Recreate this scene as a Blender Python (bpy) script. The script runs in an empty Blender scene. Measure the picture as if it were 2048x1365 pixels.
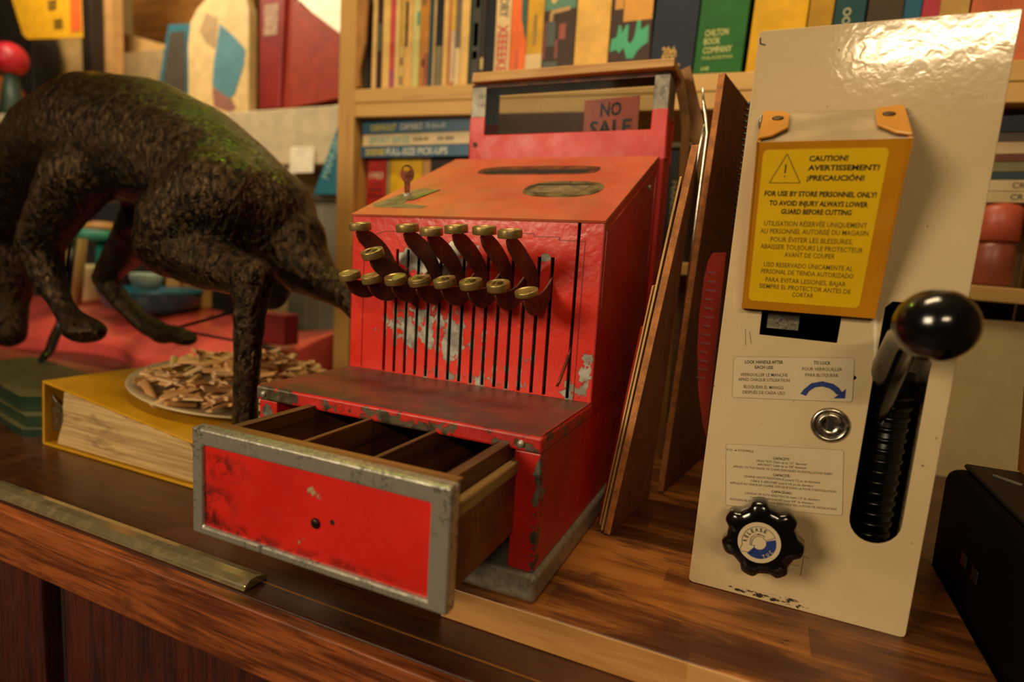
import bpy, bmesh, math, random
from mathutils import Vector, Matrix
random.seed(7)
sc = bpy.context.scene
COL = sc.collection
PI = math.pi

# ---------------------------------------------------------------- camera
cam_d = bpy.data.cameras.new('camera')
cam = bpy.data.objects.new('camera', cam_d); COL.objects.link(cam)
cam.location = (0.391573, -0.362149, 0.235817)
cam.rotation_euler = (1.439565, -0.060622, 0.417462)
cam_d.sensor_width = 36.0
cam_d.lens = 1168.197/2048*36
cam_d.clip_start = 0.01
cam_d.dof.use_dof = True
cam_d.dof.focus_distance = 0.46
cam_d.dof.aperture_fstop = 3.4
cam_d.dof.aperture_blades = 7
sc.camera = cam

# ---------------------------------------------------------------- view and world
sc.view_settings.view_transform = 'Standard'
sc.view_settings.look = 'None'
sc.view_settings.gamma = 1.0
sc.view_settings.exposure = 0.0
sc.view_settings.use_curve_mapping = False
w = bpy.data.worlds.new('world'); sc.world = w; w.use_nodes = True
w.node_tree.nodes['Background'].inputs[0].default_value = (1.0, 0.72, 0.42, 1)
w.node_tree.nodes['Background'].inputs[1].default_value = 0.05

# ---------------------------------------------------------------- lights
def area(name, loc, target, sx, sy, power, col):
    d = bpy.data.lights.new(name, 'AREA'); d.shape = 'RECTANGLE'
    d.size = sx; d.size_y = sy; d.energy = power; d.color = col
    o = bpy.data.objects.new(name, d); COL.objects.link(o)
    o.location = loc
    q = (Vector(target)-Vector(loc)).to_track_quat('-Z', 'Y'); o.rotation_euler = q.to_euler()
    return o
area('tube_light', (0.84, -1.8, 1.04), (0.15, 0.2, 0.1), 0.52, 0.035, 10, (1, .76, .44))
area('window_light', (-0.75, -1.75, 0.85), (0.05, 0.1, 0.12), 0.7, 0.6, 30, (1, .80, .52))
area('back_light', (-1.55, 0.50, 1.50), (-1.50, 1.50, 1.22), 0.9, 0.25, 20, (1, .82, .54))
area('shelf_light', (0.15, 0.05, 1.45), (0.1, 0.7, 0.5), 0.6, 0.25, 12, (1, .78, .44))
area('green_light', (-0.62, 0.78, 1.30), (-0.15, 0.1, 0.2), 0.22, 0.08, 2.6, (.60, 1, .05))

# ---------------------------------------------------------------- helpers
def link(o): COL.objects.link(o); return o
def tag(o, label=None, cat=None, group=None, kind=None):
    if label: o['label'] = label
    if cat: o['category'] = cat
    if group: o['group'] = group
    if kind: o['kind'] = kind
    return o
def thing(name, label, cat, loc=(0, 0, 0), group=None):
    o = bpy.data.objects.new(name, None); link(o); o.location = loc
    o.empty_display_size = .02
    return tag(o, label, cat, group)
def origin(o):
    v = Vector((0, 0, 0))
    while o is not None: v = v+o.location; o = o.parent
    return v

class MB:
    """collects shapes in world coordinates"""
    def __init__(s, xf=None): s.v = []; s.f = []; s.m = []; s.sm = []; s.xf = xf
    def add(s, vs, fs, mi=0, smooth=False, M=None):
        b = len(s.v)
        for p in vs:
            p = Vector(p)
            if M is not None: p = M @ p
            if s.xf is not None: p = s.xf @ p
            s.v.append(p)
        for f in fs: s.f.append([b+i for i in f]); s.m.append(mi); s.sm.append(smooth)
        return s
    def box(s, x0, x1, y0, y1, z0, z1, mi=0, M=None):
        return s.add([(x0,y0,z0),(x1,y0,z0),(x1,y1,z0),(x0,y1,z0),(x0,y0,z1),(x1,y0,z1),(x1,y1,z1),(x0,y1,z1)],
              [(0,3,2,1),(4,5,6,7),(0,1,5,4),(1,2,6,5),(2,3,7,6),(3,0,4,7)], mi, M=M)
    def hexa(s, a, b, mi=0):   # a: 4 corners, b: matching 4 corners
        return s.add(list(a)+list(b), [(3,2,1,0),(4,5,6,7),(0,1,5,4),(1,2,6,5),(2,3,7,6),(3,0,4,7)], mi)
    def prism(s, pts, off, mi=0, smooth=False, M=None):  # pts 3D polygon, off vector
        n = len(pts); off = Vector(off)
        vs = [Vector(p) for p in pts]+[Vector(p)+off for p in pts]
        fs = [list(range(n))[::-1], list(range(n, 2*n))]
        s.add(vs, fs, mi, False, M)
        return s.add(vs, [(i, (i+1) % n, n+(i+1) % n, n+i) for i in range(n)], mi, smooth, M)
    def xz(s, pts, y, th, mi=0): return s.prism([(x, y, z) for x, z in pts], (0, th, 0), mi)
    def cyl(s, p0, p1, r0, r1=None, n=20, mi=0, cap=True, smooth=True):
        r1 = r0 if r1 is None else r1
        p0 = Vector(p0); p1 = Vector(p1); d = (p1-p0).normalized()
        q = d.to_track_quat('Z', 'Y'); a = q @ Vector((1,0,0)); b = q @ Vector((0,1,0))
        vs = []
        for p, r in ((p0, r0), (p1, r1)):
            for i in range(n):
                t = 2*PI*i/n; vs.append(p+a*(r*math.cos(t))+b*(r*math.sin(t)))
        s.add(vs, [(i, (i+1) % n, n+(i+1) % n, n+i) for i in range(n)], mi, smooth)
        if cap:
            s.add(vs[:n], [list(range(n))[::-1]], mi); s.add(vs[n:], [list(range(n))], mi)
        return s
    def lathe(s, c, prof, axis=(0,0,1), n=32, mi=0, squash=None):   # prof: (r,h) list
        c = Vector(c); q = Vector(axis).to_track_quat('Z', 'Y')
        vs = []
        for r, h in prof:
            for i in range(n):
                t = 2*PI*i/n; vs.append(c+q @ Vector((r*math.cos(t), r*math.sin(t), h)))
        fs = []
        for k in range(len(prof)-1):
            for i in range(n):
                fs.append((k*n+i, k*n+(i+1) % n, (k+1)*n+(i+1) % n, (k+1)*n+i))
        s.add(vs, fs, mi, True)
        s.add(vs[:n], [list(range(n))[::-1]], mi); s.add(vs[-n:], [list(range(n))], mi)
        return s
    def sphere(s, c, r, n=24, mi=0, sc_=(1,1,1)):
        c = Vector(c); vs = []; fs = []; m = n//2
        for j in range(m+1):
            ph = PI*j/m
            for i in range(n):
                t = 2*PI*i/n
                vs.append(c+Vector((r*sc_[0]*math.sin(ph)*math.cos(t), r*sc_[1]*math.sin(ph)*math.sin(t), r*sc_[2]*math.cos(ph))))
        for j in range(m):
            for i in range(n):
                a, b = j*n+i, j*n+(i+1) % n
                fs.append((a, a+n, b+n, b) )
        return s.add(vs, fs, mi, True)
    def tube(s, pts, r, n=10, mi=0):
        pts = [Vector(p) for p in pts]; rs = r if isinstance(r, (list, tuple)) else [r]*len(pts)
        vs = []; up = Vector((.123, .2, .97))
        for k, p in enumerate(pts):
            d = (pts[min(k+1, len(pts)-1)]-pts[max(k-1, 0)]).normalized()
            a = d.cross(up).normalized(); b = d.cross(a)
            for i in range(n):
                t = 2*PI*i/n; vs.append(p+a*(rs[k]*math.cos(t))+b*(rs[k]*math.sin(t)))
        fs = [(k*n+i, k*n+(i+1) % n, (k+1)*n+(i+1) % n, (k+1)*n+i) for k in range(len(pts)-1) for i in range(n)]
        s.add(vs, fs, mi, True); s.add(vs[:n], [list(range(n))[::-1]], mi); s.add(vs[-n:], [list(range(n))], mi)
        return s
    def cells(s, xs, zs, holes, y0, y1, mi=0):
        """plate in xz with rectangular holes, thickness y0..y1"""
        X = sorted(set(round(v, 6) for v in list(xs)+[h[0] for h in holes]+[h[1] for h in holes]))
        Z = sorted(set(round(v, 6) for v in list(zs)+[h[2] for h in holes]+[h[3] for h in holes]))
        def keep(i, j):
            if i < 0 or j < 0 or i >= len(X)-1 or j >= len(Z)-1: return False
            cx = (X[i]+X[i+1])/2; cz = (Z[j]+Z[j+1])/2
            return not any(h[0] < cx < h[1] and h[2] < cz < h[3] for h in holes)
        idx = {}; vs = []
        def V(i, j, k):
            if (i, j, k) not in idx: idx[(i, j, k)] = len(vs); vs.append((X[i], (y0, y1)[k], Z[j]))
            return idx[(i, j, k)]
        fs = []
        for i in range(len(X)-1):
            for j in range(len(Z)-1):
                if not keep(i, j): continue
                fs.append((V(i,j,0), V(i+1,j,0), V(i+1,j+1,0), V(i,j+1,0)))
                fs.append((V(i,j,1), V(i,j+1,1), V(i+1,j+1,1), V(i+1,j,1)))
                if not keep(i-1, j): fs.append((V(i,j,0), V(i,j+1,0), V(i,j+1,1), V(i,j,1)))
                if not keep(i+1, j): fs.append((V(i+1,j,0), V(i+1,j,1), V(i+1,j+1,1), V(i+1,j+1,0)))
                if not keep(i, j-1): fs.append((V(i,j,0), V(i,j,1), V(i+1,j,1), V(i+1,j,0)))
                if not keep(i, j+1): fs.append((V(i,j+1,0), V(i+1,j+1,0), V(i+1,j+1,1), V(i,j+1,1)))
        return s.add(vs, fs, mi)
    def plate(s, outer, holes, mat4, th, mi=0):
        """2D polygon with holes -> plate; mat4 maps (a,b,c) to world, thickness along c"""
        bm = bmesh.new(); ed = []
        for loop in [outer]+holes:
            vv = [bm.verts.new((x, y, 0)) for x, y in loop]
            for i in range(len(vv)): ed.append(bm.edges.new((vv[i], vv[(i+1) % len(vv)])))
        bmesh.ops.triangle_fill(bm, use_beauty=True, use_dissolve=False, edges=ed, normal=(0, 0, 1))
        bm.verts.index_update()
        base = [v.co.copy() for v in bm.verts]; n = len(base)
        vs = base+[v+Vector((0, 0, th)) for v in base]
        fs = [[v.index for v in f.verts][::-1] for f in bm.faces]+[[v.index+n for v in f.verts] for f in bm.faces]
        for e in bm.edges:
            if len(e.link_faces) == 1: fs.append((e.verts[0].index, e.verts[1].index, e.verts[1].index+n, e.verts[0].index+n))
        bm.free()
        return s.add([mat4 @ v for v in vs], fs, mi)
    def text(s, body, P, X, Yv, width=None, height=None, bold=0.0, mi=1, lift=None, font_h=0.72, align='L'):
        """letters lying on a surface: P = left end of baseline, X = direction to the right, Yv = up direction"""
        c = bpy.data.curves.new('t', 'FONT'); c.body = body; c.offset = bold; c.resolution_u = 2
        o = bpy.data.objects.new('t', c); me = bpy.data.meshes.new_from_object(o)
        if not len(me.vertices): return s
        x0 = min(v.co.x for v in me.vertices); x1 = max(v.co.x for v in me.vertices)
        P = Vector(P); X = Vector(X).normalized(); Yv = Vector(Yv).normalized()
        sy = height/font_h; sx = (width/(x1-x0)) if width else sy
        if align == 'C': P = P-X*((x1-x0)*sx/2)
        L = Vector(lift) if lift is not None else X.cross(Yv)*0.00012
        vs = [P+L+X*((v.co.x-x0)*sx)+Yv*(v.co.y*sy) for v in me.vertices]
        s.add(vs, [list(p.vertices) for p in me.polygons], mi)
        bpy.data.objects.remove(o); bpy.data.meshes.remove(me)
        return s
    def build(s, name, mats, parent=None, bevel=0, seg=2, smooth=False, fix=True):
        me = bpy.data.meshes.new(name)
        off = origin(parent) if parent is not None else Vector((0, 0, 0))
        own = Vector((0, 0, 0))
        if parent is None and s.v:      # put the origin at the base of the shape
            xs = [p.x for p in s.v]; ys = [p.y for p in s.v]; zs = [p.z for p in s.v]
            own = Vector(((min(xs)+max(xs))/2, (min(ys)+max(ys))/2, min(zs))); off = own
        me.from_pydata([p-off for p in s.v], [], s.f)
        if not isinstance(mats, (list, tuple)): mats = [mats]
        for m in mats: me.materials.append(m)
        for i, p in enumerate(me.polygons):
            p.material_index = min(s.m[i], len(mats)-1); p.use_smooth = s.sm[i] or smooth
        me.update()
        if fix and max(s.m, default=0) == 0:
            bm = bmesh.new(); bm.from_mesh(me)
            bmesh.ops.remove_doubles(bm, verts=bm.verts, dist=1e-6)
            bmesh.ops.recalc_face_normals(bm, faces=bm.faces)
            bm.to_mesh(me); bm.free()
        o = bpy.data.objects.new(name, me); link(o)
        o.location = own
        if parent is not None: o.parent = parent
        if bevel:
            b = o.modifiers.new('bevel', 'BEVEL'); b.width = bevel; b.segments = seg; b.limit_method = 'ANGLE'; b.angle_limit = math.radians(40)
            b.harden_normals = False
        return o

# ---------------------------------------------------------------- materials
def srgb(h):
    if isinstance(h, str):
        h = h.lstrip('#'); c = [int(h[i:i+2], 16)/255 for i in (0, 2, 4)]
    else: c = list(h)
    return tuple((x/12.92 if x <= .04045 else ((x+.055)/1.055)**2.4) for x in c)+(1,)

class NT:
    def __init__(s, name):
        s.m = bpy.data.materials.new(name); s.m.use_nodes = True
        s.t = s.m.node_tree; s.b = s.t.nodes['Principled BSDF']
        s.co = s.t.nodes.new('ShaderNodeTexCoord'); s.geo = s.t.nodes.new('ShaderNodeNewGeometry')
    def n(s, typ, **kw):
        x = s.t.nodes.new(typ)
        for k, v in kw.items(): setattr(x, k, v)
        return x
    def l(s, a, b): s.t.links.new(a, b)
    def put(s, sock, v):
        if hasattr(v, 'is_output') or isinstance(v, bpy.types.NodeSocket): s.l(v, sock)
        else: sock.default_value = v
    def math(s, op, a, b=0.0, clamp=False):
        x = s.n('ShaderNodeMath', operation=op); x.use_clamp = clamp
        s.put(x.inputs[0], a); s.put(x.inputs[1], b); return x.outputs[0]
    def noise(s, scale=10, detail=4, rough=.55, dist=0, vec=None, stretch=None):
        x = s.n('ShaderNodeTexNoise'); x.inputs['Scale'].default_value = scale; x.inputs['Detail'].default_value = detail
        x.inputs['Roughness'].default_value = rough; x.inputs['Distortion'].default_value = dist
        v = vec if vec is not None else s.co.outputs['Object']
        if stretch:
            mp = s.n('ShaderNodeMapping'); mp.inputs['Scale'].default_value = stretch; s.l(v, mp.inputs[0]); v = mp.outputs[0]
        s.l(v, x.inputs['Vector']); return x.outputs['Fac']
    def step(s, v, a, b, smooth=True):
        x = s.n('ShaderNodeMapRange'); x.interpolation_type = 'SMOOTHSTEP' if smooth else 'LINEAR'
        s.put(x.inputs[0], v); x.inputs[1].default_value = a; x.inputs[2].default_value = b; return x.outputs[0]
    def mix(s, f, a, b):
        x = s.n('ShaderNodeMix', data_type='RGBA'); s.put(x.inputs[0], f); s.put(x.inputs[6], a); s.put(x.inputs[7], b); return x.outputs[2]
    def mixf(s, f, a, b):
        x = s.n('ShaderNodeMix', data_type='FLOAT'); s.put(x.inputs[0], f); s.put(x.inputs[2], a); s.put(x.inputs[3], b); return x.outputs[0]
    def ell(s, c, r, lo=.6, hi=1.0, world=True):
        """1 inside an ellipsoid, 0 outside (world position)"""
        v = s.geo.outputs['Position'] if world else s.co.outputs['Object']
        a = s.n('ShaderNodeVectorMath', operation='SUBTRACT'); s.l(v, a.inputs[0]); a.inputs[1].default_value = c
        d = s.n('ShaderNodeVectorMath', operation='DIVIDE'); s.l(a.outputs[0], d.inputs[0]); d.inputs[1].default_value = r
        e = s.n('ShaderNodeVectorMath', operation='LENGTH'); s.l(d.outputs[0], e.inputs[0])
        return s.step(e.outputs['Value'], hi, lo)
    def bump(s, h, strength=.3, dist=.001):
        x = s.n('ShaderNodeBump'); x.inputs['Strength'].default_value = strength; x.inputs['Distance'].default_value = dist
        s.l(h, x.inputs['Height'])
        prev = s.b.inputs['Normal'].links
        if prev: s.l(prev[0].from_socket, x.inputs['Normal'])
        s.l(x.outputs[0], s.b.inputs['Normal'])
    def set(s, **kw):
        for k, v in kw.items(): s.put(s.b.inputs[k.replace('_', ' ')], v)
        return s

def plain(name, col, rough=.55, metal=0, var=.12, scale=25, bumps=0, bscale=200, coat=0, stretch=None, spec=None):
    t = NT(name); c = srgb(col)
    dark = tuple(x*(1-var*1.6) for x in c[:3])+(1,); lite = tuple(min(1, x*(1+var)) for x in c[:3])+(1,)
    f = t.noise(scale, 5, .6, stretch=stretch)
    t.set(Base_Color=t.mix(t.step(f, .3, .7), dark, lite), Roughness=rough, Metallic=metal)
    if coat: t.set(Coat_Weight=coat, Coat_Roughness=.15)
    if spec is not None: t.b.inputs['Specular IOR Level'].default_value = spec
    if bumps: t.bump(t.noise(bscale, 3), bumps, .001)
    return t.m

def metal(name, col, rough=.3, pit=.5, pitcol='#1c1a18', scale=300, bumps=.3, m=1.0):
    t = NT(name)
    n1 = t.noise(scale, 6, .7); n2 = t.noise(scale*.12, 4)
    k = t.math('MULTIPLY', t.step(n1, .47, .60), t.step(n2, .36, .60))
    k = t.math('MULTIPLY', k, pit)
    t.set(Base_Color=t.mix(k, srgb(col), srgb(pitcol)), Roughness=t.mixf(t.noise(scale*.3, 5), rough*.6, rough*1.5), Metallic=t.mixf(k, m, m*.3))
    t.bump(n1, bumps, .0005)
    return t.m

def paint(name, col, col2, chip_th=.70, boosts=(), chipcol='#8f8d84', chipcol2='#4a3a2c', rough=.33, dirt=None, dirtamt=0.0, chipscale=90, orange=.25, slots=False):
    """old enamel with flakes knocked out of it"""
    t = NT(name); P = t.geo.outputs['Position']
    base = t.mix(t.step(t.noise(14, 5, .6, vec=P), .35, .68), srgb(col), srgb(col2))
    n1 = t.noise(chipscale, 7, .62, .25, vec=P)
    v = n1
    for c, r, amt in boosts:
        v = t.math('ADD', v, t.math('MULTIPLY', t.ell(c, r, .25, 1.0), amt))
    if slots:
        sx = t.n('ShaderNodeSeparateXYZ'); t.l(P, sx.inputs[0])
        u = t.math('SUBTRACT', t.math('PINGPONG', t.math('SUBTRACT', sx.outputs['X'], .0425), .0062), 0.0)
        e = t.math('MULTIPLY', t.step(u, .0026, .0018), t.ell((.13, .12, .18), (.098, .05, .075), .9, 1.0))
        v = t.math('ADD', v, t.math('MULTIPLY', e, .15))
    chip = t.step(v, chip_th, chip_th+.015)
    rim = t.math('SUBTRACT', t.step(v, chip_th-.022, chip_th-.008), chip, True)
    cc = t.mix(t.step(t.noise(55, 4, vec=P), .42, .58), srgb(chipcol), srgb(chipcol2))
    if dirt:
        d = t.math('MULTIPLY', t.step(t.noise(22, 8, .68, .3, vec=P), .38, .66), dirtamt)
        base = t.mix(d, base, srgb(dirt))
    # pin-prick specks
    sp = t.step(t.noise(420, 2, .5, vec=P), .76, .79)
    base = t.mix(t.math('MULTIPLY', sp, .6), base, srgb('#2a120c'))
    base = t.mix(t.math('MULTIPLY', rim, .55), base, srgb('#35100a'))
    t.set(Base_Color=t.mix(chip, base, cc), Metallic=t.math('MULTIPLY', chip, .55),
          Roughness=t.mixf(chip, t.mixf(t.noise(40, 4, vec=P), rough*.7, rough*1.4), .42))
    t.bump(t.math('MULTIPLY', chip, -1.0), .5, .0006)
    if orange: t.bump(t.noise(95, 2, .5, .3, vec=P), orange, .0016)
    return t.m

def wood(name, c1, c2, c3=None, rough=.45, along='x', scale=18, fine=160, coat=0, contrast=(.38, .62), bumps=.12, stain=None):
    t = NT(name)
    st = {'x': (.09, 1, 1), 'y': (1, .09, 1), 'z': (1, 1, .09)}[along]
    a = t.noise(scale, 6, .62, .9, stretch=st); b = t.noise(fine, 4, .6, .2, stretch=tuple(.05 if v < 1 else 1 for v in st))
    f = t.math('ADD', t.math('MULTIPLY', a, .65), t.math('MULTIPLY', b, .35))
    c = t.mix(t.step(f, *contrast), srgb(c1), srgb(c2))
    if c3: c = t.mix(t.math('MULTIPLY', t.step(t.noise(5, 5, .6, .4), .5, .62), .75), c, srgb(c3))
    pore = t.step(b, .36, .30)
    c = t.mix(t.math('MULTIPLY', pore, .55), c, tuple(v*.35 for v in srgb(c1)[:3])+(1,))
    if stain: c = t.mix(t.math('MULTIPLY', t.step(t.noise(60, 6, .7, .4), .63, .68), .8), c, srgb(stain))
    t.set(Base_Color=c, Roughness=t.mixf(t.noise(30, 3), rough*.75, rough*1.3))
    if coat: t.set(Coat_Weight=coat, Coat_Roughness=.2)
    t.bump(b, bumps, .0006)
    return t.m

RED, RED2 = '#c8201a', '#b8180f'
M = {}
M['red_panel'] = paint('red_enamel_panel', '#dc3526', '#cc2a1e', .725, [
    ((.095, .12, .168), (.080, .02, .034), .26), ((.098, .12, .236), (.062, .02, .026), .42), ((.118, .12, .15), (.012, .02, .035), .24),
    ((.19, .12, .145), (.05, .02, .018), .13), ((.14, .12, .126), (.11, .02, .008), .17), ((.2405, .12, .128), (.018, .02, .016), .26),
    ((.253, .118, .148), (.011, .02, .030), .30), ((.21, .12, .243), (.008, .02, .006), .5)],
    chipcol='#b0aca0', chipcol2='#8a867c', rough=.26, orange=.30, slots=True)
M['red_side'] = paint('red_enamel_side', '#a81a12', '#92130d', .77, [((.26, .003, .07), (.006, .02, .09), .22), ((.252, .003, .03), (.02, .01, .02), .15)], rough=.38, chipscale=70, orange=.18)
M['red_rear'] = paint('red_enamel_rear', '#c8201a', '#b81a14', .80, [((.12, .33, .38), (.12, .02, .004), .08)], rough=.42, orange=.15)
M['red_jamb'] = paint('red_enamel_jamb', '#c22018', '#ac170f', .70, [((.259, .003, .065), (.007, .02, .07), .26), ((.24, .003, .06), (.004, .02, .06), .14), ((.01, .003, .1), (.01, .02, .012), .25)], chipcol='#8a8880', chipcol2='#4e4a42', rough=.4)
M['slope'] = paint('dusty_orange_red_slope', '#c0583a', '#b0462a', .80, [
    ((.155, .2065, .3148), (.040, .024, .02), .20), ((.125, .258, .338), (.085, .016, .02), .17), ((.26, .2, .31), (.004, .12, .08), .14)],
    chipcol='#7c7050', chipcol2='#5a4a34', rough=.5, dirt='#94603c', dirtamt=.5, chipscale=70, orange=.1)
M['ledge'] = paint('grimy_red_ledge', '#7c2e1a', '#5c2414', .74, [((.25, .012, .12), (.03, .02, .01), .14)], chipcol='#4a3a28', chipcol2='#2c2018', rough=.5, dirt='#4a2c1a', dirtamt=1.0, chipscale=60, orange=.1)
M['lip'] = paint('worn_red_lip', '#c02218', '#9e180f', .595, [((.02, 0, .114), (.035, .02, .012), .22), ((.125, 0, .112), (.035, .02, .010), .16), ((.165, 0, .112), (.03, .02, .012), .18), ((.245, 0, .11), (.03, .02, .008), .14)], chipcol='#6e6450', chipcol2='#4c4030', rough=.42, chipscale=75)
M['drawer_red'] = paint('red_drawer_front', '#cf2318', '#c01c12', .765, [((.152, -.098, .092), (.017, .01, .008), .22), ((.143, -.098, .058), (.006, .01, .006), .25)],
    chipcol='#d8b890', chipcol2='#c2a078', rough=.36, chipscale=150, orange=.1)
def add_dark_patches(m, items, col='#2e100c'):
    t = m.node_tree; b = t.nodes['Principled BSDF']
    h = NT.__new__(NT); h.m = m; h.t = t; h.b = b
    h.co = [n for n in t.nodes if n.type == 'TEX_COORD'][0]; h.geo = [n for n in t.nodes if n.type == 'NEW_GEOMETRY'][0]
    cur = b.inputs['Base Color'].links[0].from_socket
    P = h.geo.outputs['Position']
    for c, r, amt, sc_ in items:
        k = h.math('MULTIPLY', h.ell(c, r, .2, 1.0), h.step(h.noise(sc_, 7, .68, .4, vec=P), .42, .6))
        cur = h.mix(h.math('MULTIPLY', k, amt), cur, srgb(col))
    h.l(cur, b.inputs['Base Color'])
add_dark_patches(M['drawer_red'], [((.064, -.098, .060), (.035, .02, .030), .9, 60), ((.09, -.098, .048), (.05, .02, .010), .85, 90), ((.075, -.098, .092), (.03, .02, .014), .7, 120), ((.17, -.098, .05), (.09, .02, .006), .5, 90)])  # broken darker patches at the left and along the bottom
M['chrome'] = metal('worn_chrome', '#c6c0b0', .24, .9, '#34342e', 420, .45, m=.72)
M['nickel'] = metal('dull_nickel', '#a29c8c', .42, .5, '#4c4a42', 120, .2, m=.6)
M['post_nickel'] = metal('grey_post_nickel', '#807a6c', .45, .6, '#4c4a42', 120, .2, m=.6)
M['brass'] = metal('aged_brass', '#a88e58', .36, .6, '#4a3a1e', 260, .25, m=.75)
M['bronze_lever'] = plain('brown_lever_steel', '#5a3022', .5, .25, .35, 40, .15, 260)
M['strip_brass'] = metal('polished_brass', '#c0b286', .15, .45, '#5a5034', 60, .12, m=.8)
M['black'] = plain('black_void', '#050404', .7, 0, .1)
M['blackplastic'] = plain('glossy_black_plastic', '#0b0a0b', .16, 0, .1, bumps=.04, bscale=60, coat=.6)
M['blacksteel'] = plain('black_steel', '#0a0d10', .25, .3, .2, bumps=.1)
M['drawer_wood'] = wood('old_drawer_wood', '#3c2010', '#6b3f1c', None, .5, 'y')
M['drawer_wood_x'] = wood('old_drawer_wood_front', '#4a2a12', '#8a5a28', None, .45, 'x')
M['drawer_side'] = wood('reddish_drawer_side', '#45180c', '#6e2a14', '#8a4a20', .4, 'y')
M['drawer_rail'] = wood('pale_drawer_rail', '#6e5030', '#a8844c', None, .4, 'y')
M['counter'] = wood('dark_brown_counter', '#2a1208', '#46220f', '#54301a', .33, 'x', 26, 300, coat=.15)
M['fascia'] = wood('mahogany_fascia', '#54260f', '#9a5226', '#3e1a0c', .42, 'x', 70, 520, bumps=.35)
M['cabinet'] = wood('mahogany_door', '#240a05', '#4c190c', None, .5, 'z', 60, 420)
M['block'] = None
M['cream'] = plain('cream_enamel', '#c9b48c', .26, 0, .04, 12, .10, 180)
M['white'] = plain('white_card', '#cfc4ae', .6, 0, .04)

# butcher block: planks along x with differing stain
def butcher():
    t = NT('butcher_block'); P = t.geo.outputs['Position']
    sx = t.n('ShaderNodeSeparateXYZ'); t.l(P, sx.inputs[0])
    row = t.math('FLOOR', t.math('MULTIPLY', sx.outputs['Y'], 1/.034))
    cx = t.math('FLOOR', t.math('ADD', t.math('MULTIPLY', sx.outputs['X'], 1/.27), t.math('MULTIPLY', row, .37)))
    cb = t.n('ShaderNodeCombineXYZ'); t.l(row, cb.inputs[0]); t.l(cx, cb.inputs[1])
    wn = t.n('ShaderNodeTexWhiteNoise'); t.l(cb.outputs[0], wn.inputs['Vector'])
    a = t.noise(42, 8, .68, .8, vec=P, stretch=(.14, 1, 1)); b = t.noise(420, 4, .65, .2, vec=P, stretch=(.06, 1, 1))
    f = t.math('ADD', t.math('ADD', t.math('MULTIPLY', a, .6), t.math('MULTIPLY', b, .25)), t.math('MULTIPLY', wn.outputs['Value'], .22))
    c = t.mix(t.step(f, .42, .68), srgb('#5c2f12'), srgb('#a8682c'))
    big = t.step(t.noise(14, 8, .70, .9, vec=P, stretch=(.30, 1.1, 1)), .47, .58)
    c = t.mix(t.math('MULTIPLY', big, .75), c, srgb('#3c1a0b'))
    c = t.mix(t.math('MULTIPLY', t.step(b, .36, .30), .4), c, srgb('#2c1206'))
    spots = t.step(t.math('ADD', t.noise(120, 6, .7, .3, vec=P, stretch=(.5, 1, 1)), t.math('MULTIPLY', t.ell((.425, .045, 0), (.035, .012, .02), .1, 1), .16)), .72, .76)
    c = t.mix(t.math('MULTIPLY', spots, .85), c, srgb('#160b06'))
    # the front edge is bare pale wood
    nz = t.n('ShaderNodeSeparateXYZ'); t.l(t.geo.outputs['Normal'], nz.inputs[0])
    front = t.step(nz.outputs['Y'], -.5, -.7)
    bare = t.mix(t.step(f, .35, .7), srgb('#a8743c'), srgb('#c89a5c'))
    t.set(Base_Color=t.mix(front, c, bare), Roughness=t.mixf(a, .32, .55))
    t.bump(b, .15, .0005)
    return t.m
M['block'] = butcher()
# cutter enamel with shade left of the knob painted in, grime at bottom edge
def cutter_enamel():
    t = NT('cream_enamel_worn'); P = t.geo.outputs['Position']
    base = t.mix(t.step(t.noise(9, 4, vec=P), .35, .7), srgb('#c3ab82'), srgb('#cdb68e'))
    g = t.math('MULTIPLY', t.ell((.375, .0875, .05), (.05, .03, .035), .2, 1), t.step(t.noise(40, 6, .6, vec=P), .35, .7))
    base = t.mix(t.math('MULTIPLY', g, .45), base, srgb('#6e6046'))
    v = t.math('ADD', t.noise(330, 7, .7, .4, vec=P, stretch=(.35, 1, 1)), t.math('MULTIPLY', t.ell((.415, .0875, .004), (.05, .03, .0045), .1, 1), .26))
    v = t.math('ADD', v, t.math('MULTIPLY', t.ell((.43, .0875, .0075), (.012, .03, .003), .1, 1), .12))
    base = t.mix(t.step(v, .70, .74), base, srgb('#2c261c'))
    base = t.mix(t.math('MULTIPLY', t.step(t.noise(260, 3, .5, vec=P), .745, .77), .8), base, srgb('#3a2e20'))
    t.set(Base_Color=base, Roughness=.10)
    b = t.noise(150, 2, .5, .4, vec=P); t.bump(b, .085, .0012); t.bump(t.noise(45, 2, vec=P), .03, .003)
    return t.m
M['cutter'] = cutter_enamel()
M['amber'] = plain('amber_plastic', '#c07e12', .32, 0, .10, 15, .04, coat=.3)
t = NT('clear_plastic'); t.set(Base_Color=srgb('#c8bca4'), Roughness=.22, Transmission_Weight=.55, IOR=1.3); M['clear'] = t.m
M['label_yellow'] = plain('yellow_label', '#e0b410', .4, 0, .03)
M['label_paper'] = plain('sticker_paper', '#cbb793', .4, 0, .03)
M['ink'] = plain('black_ink', '#16130f', .6, 0, .0)
M['ink_soft'] = plain('dark_print', '#3a3426', .6, 0, .0)
M['blue_ink'] = plain('blue_print', '#1c3170', .5, 0, .05)
M['olive_ink'] = plain('olive_print', '#5c4a10', .6, 0, .0)
t = NT('window_glass'); t.set(Base_Color=(.75, .78, .76, 1), Roughness=.03, Transmission_Weight=1.0, IOR=1.05); M['glass'] = t.m

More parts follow.
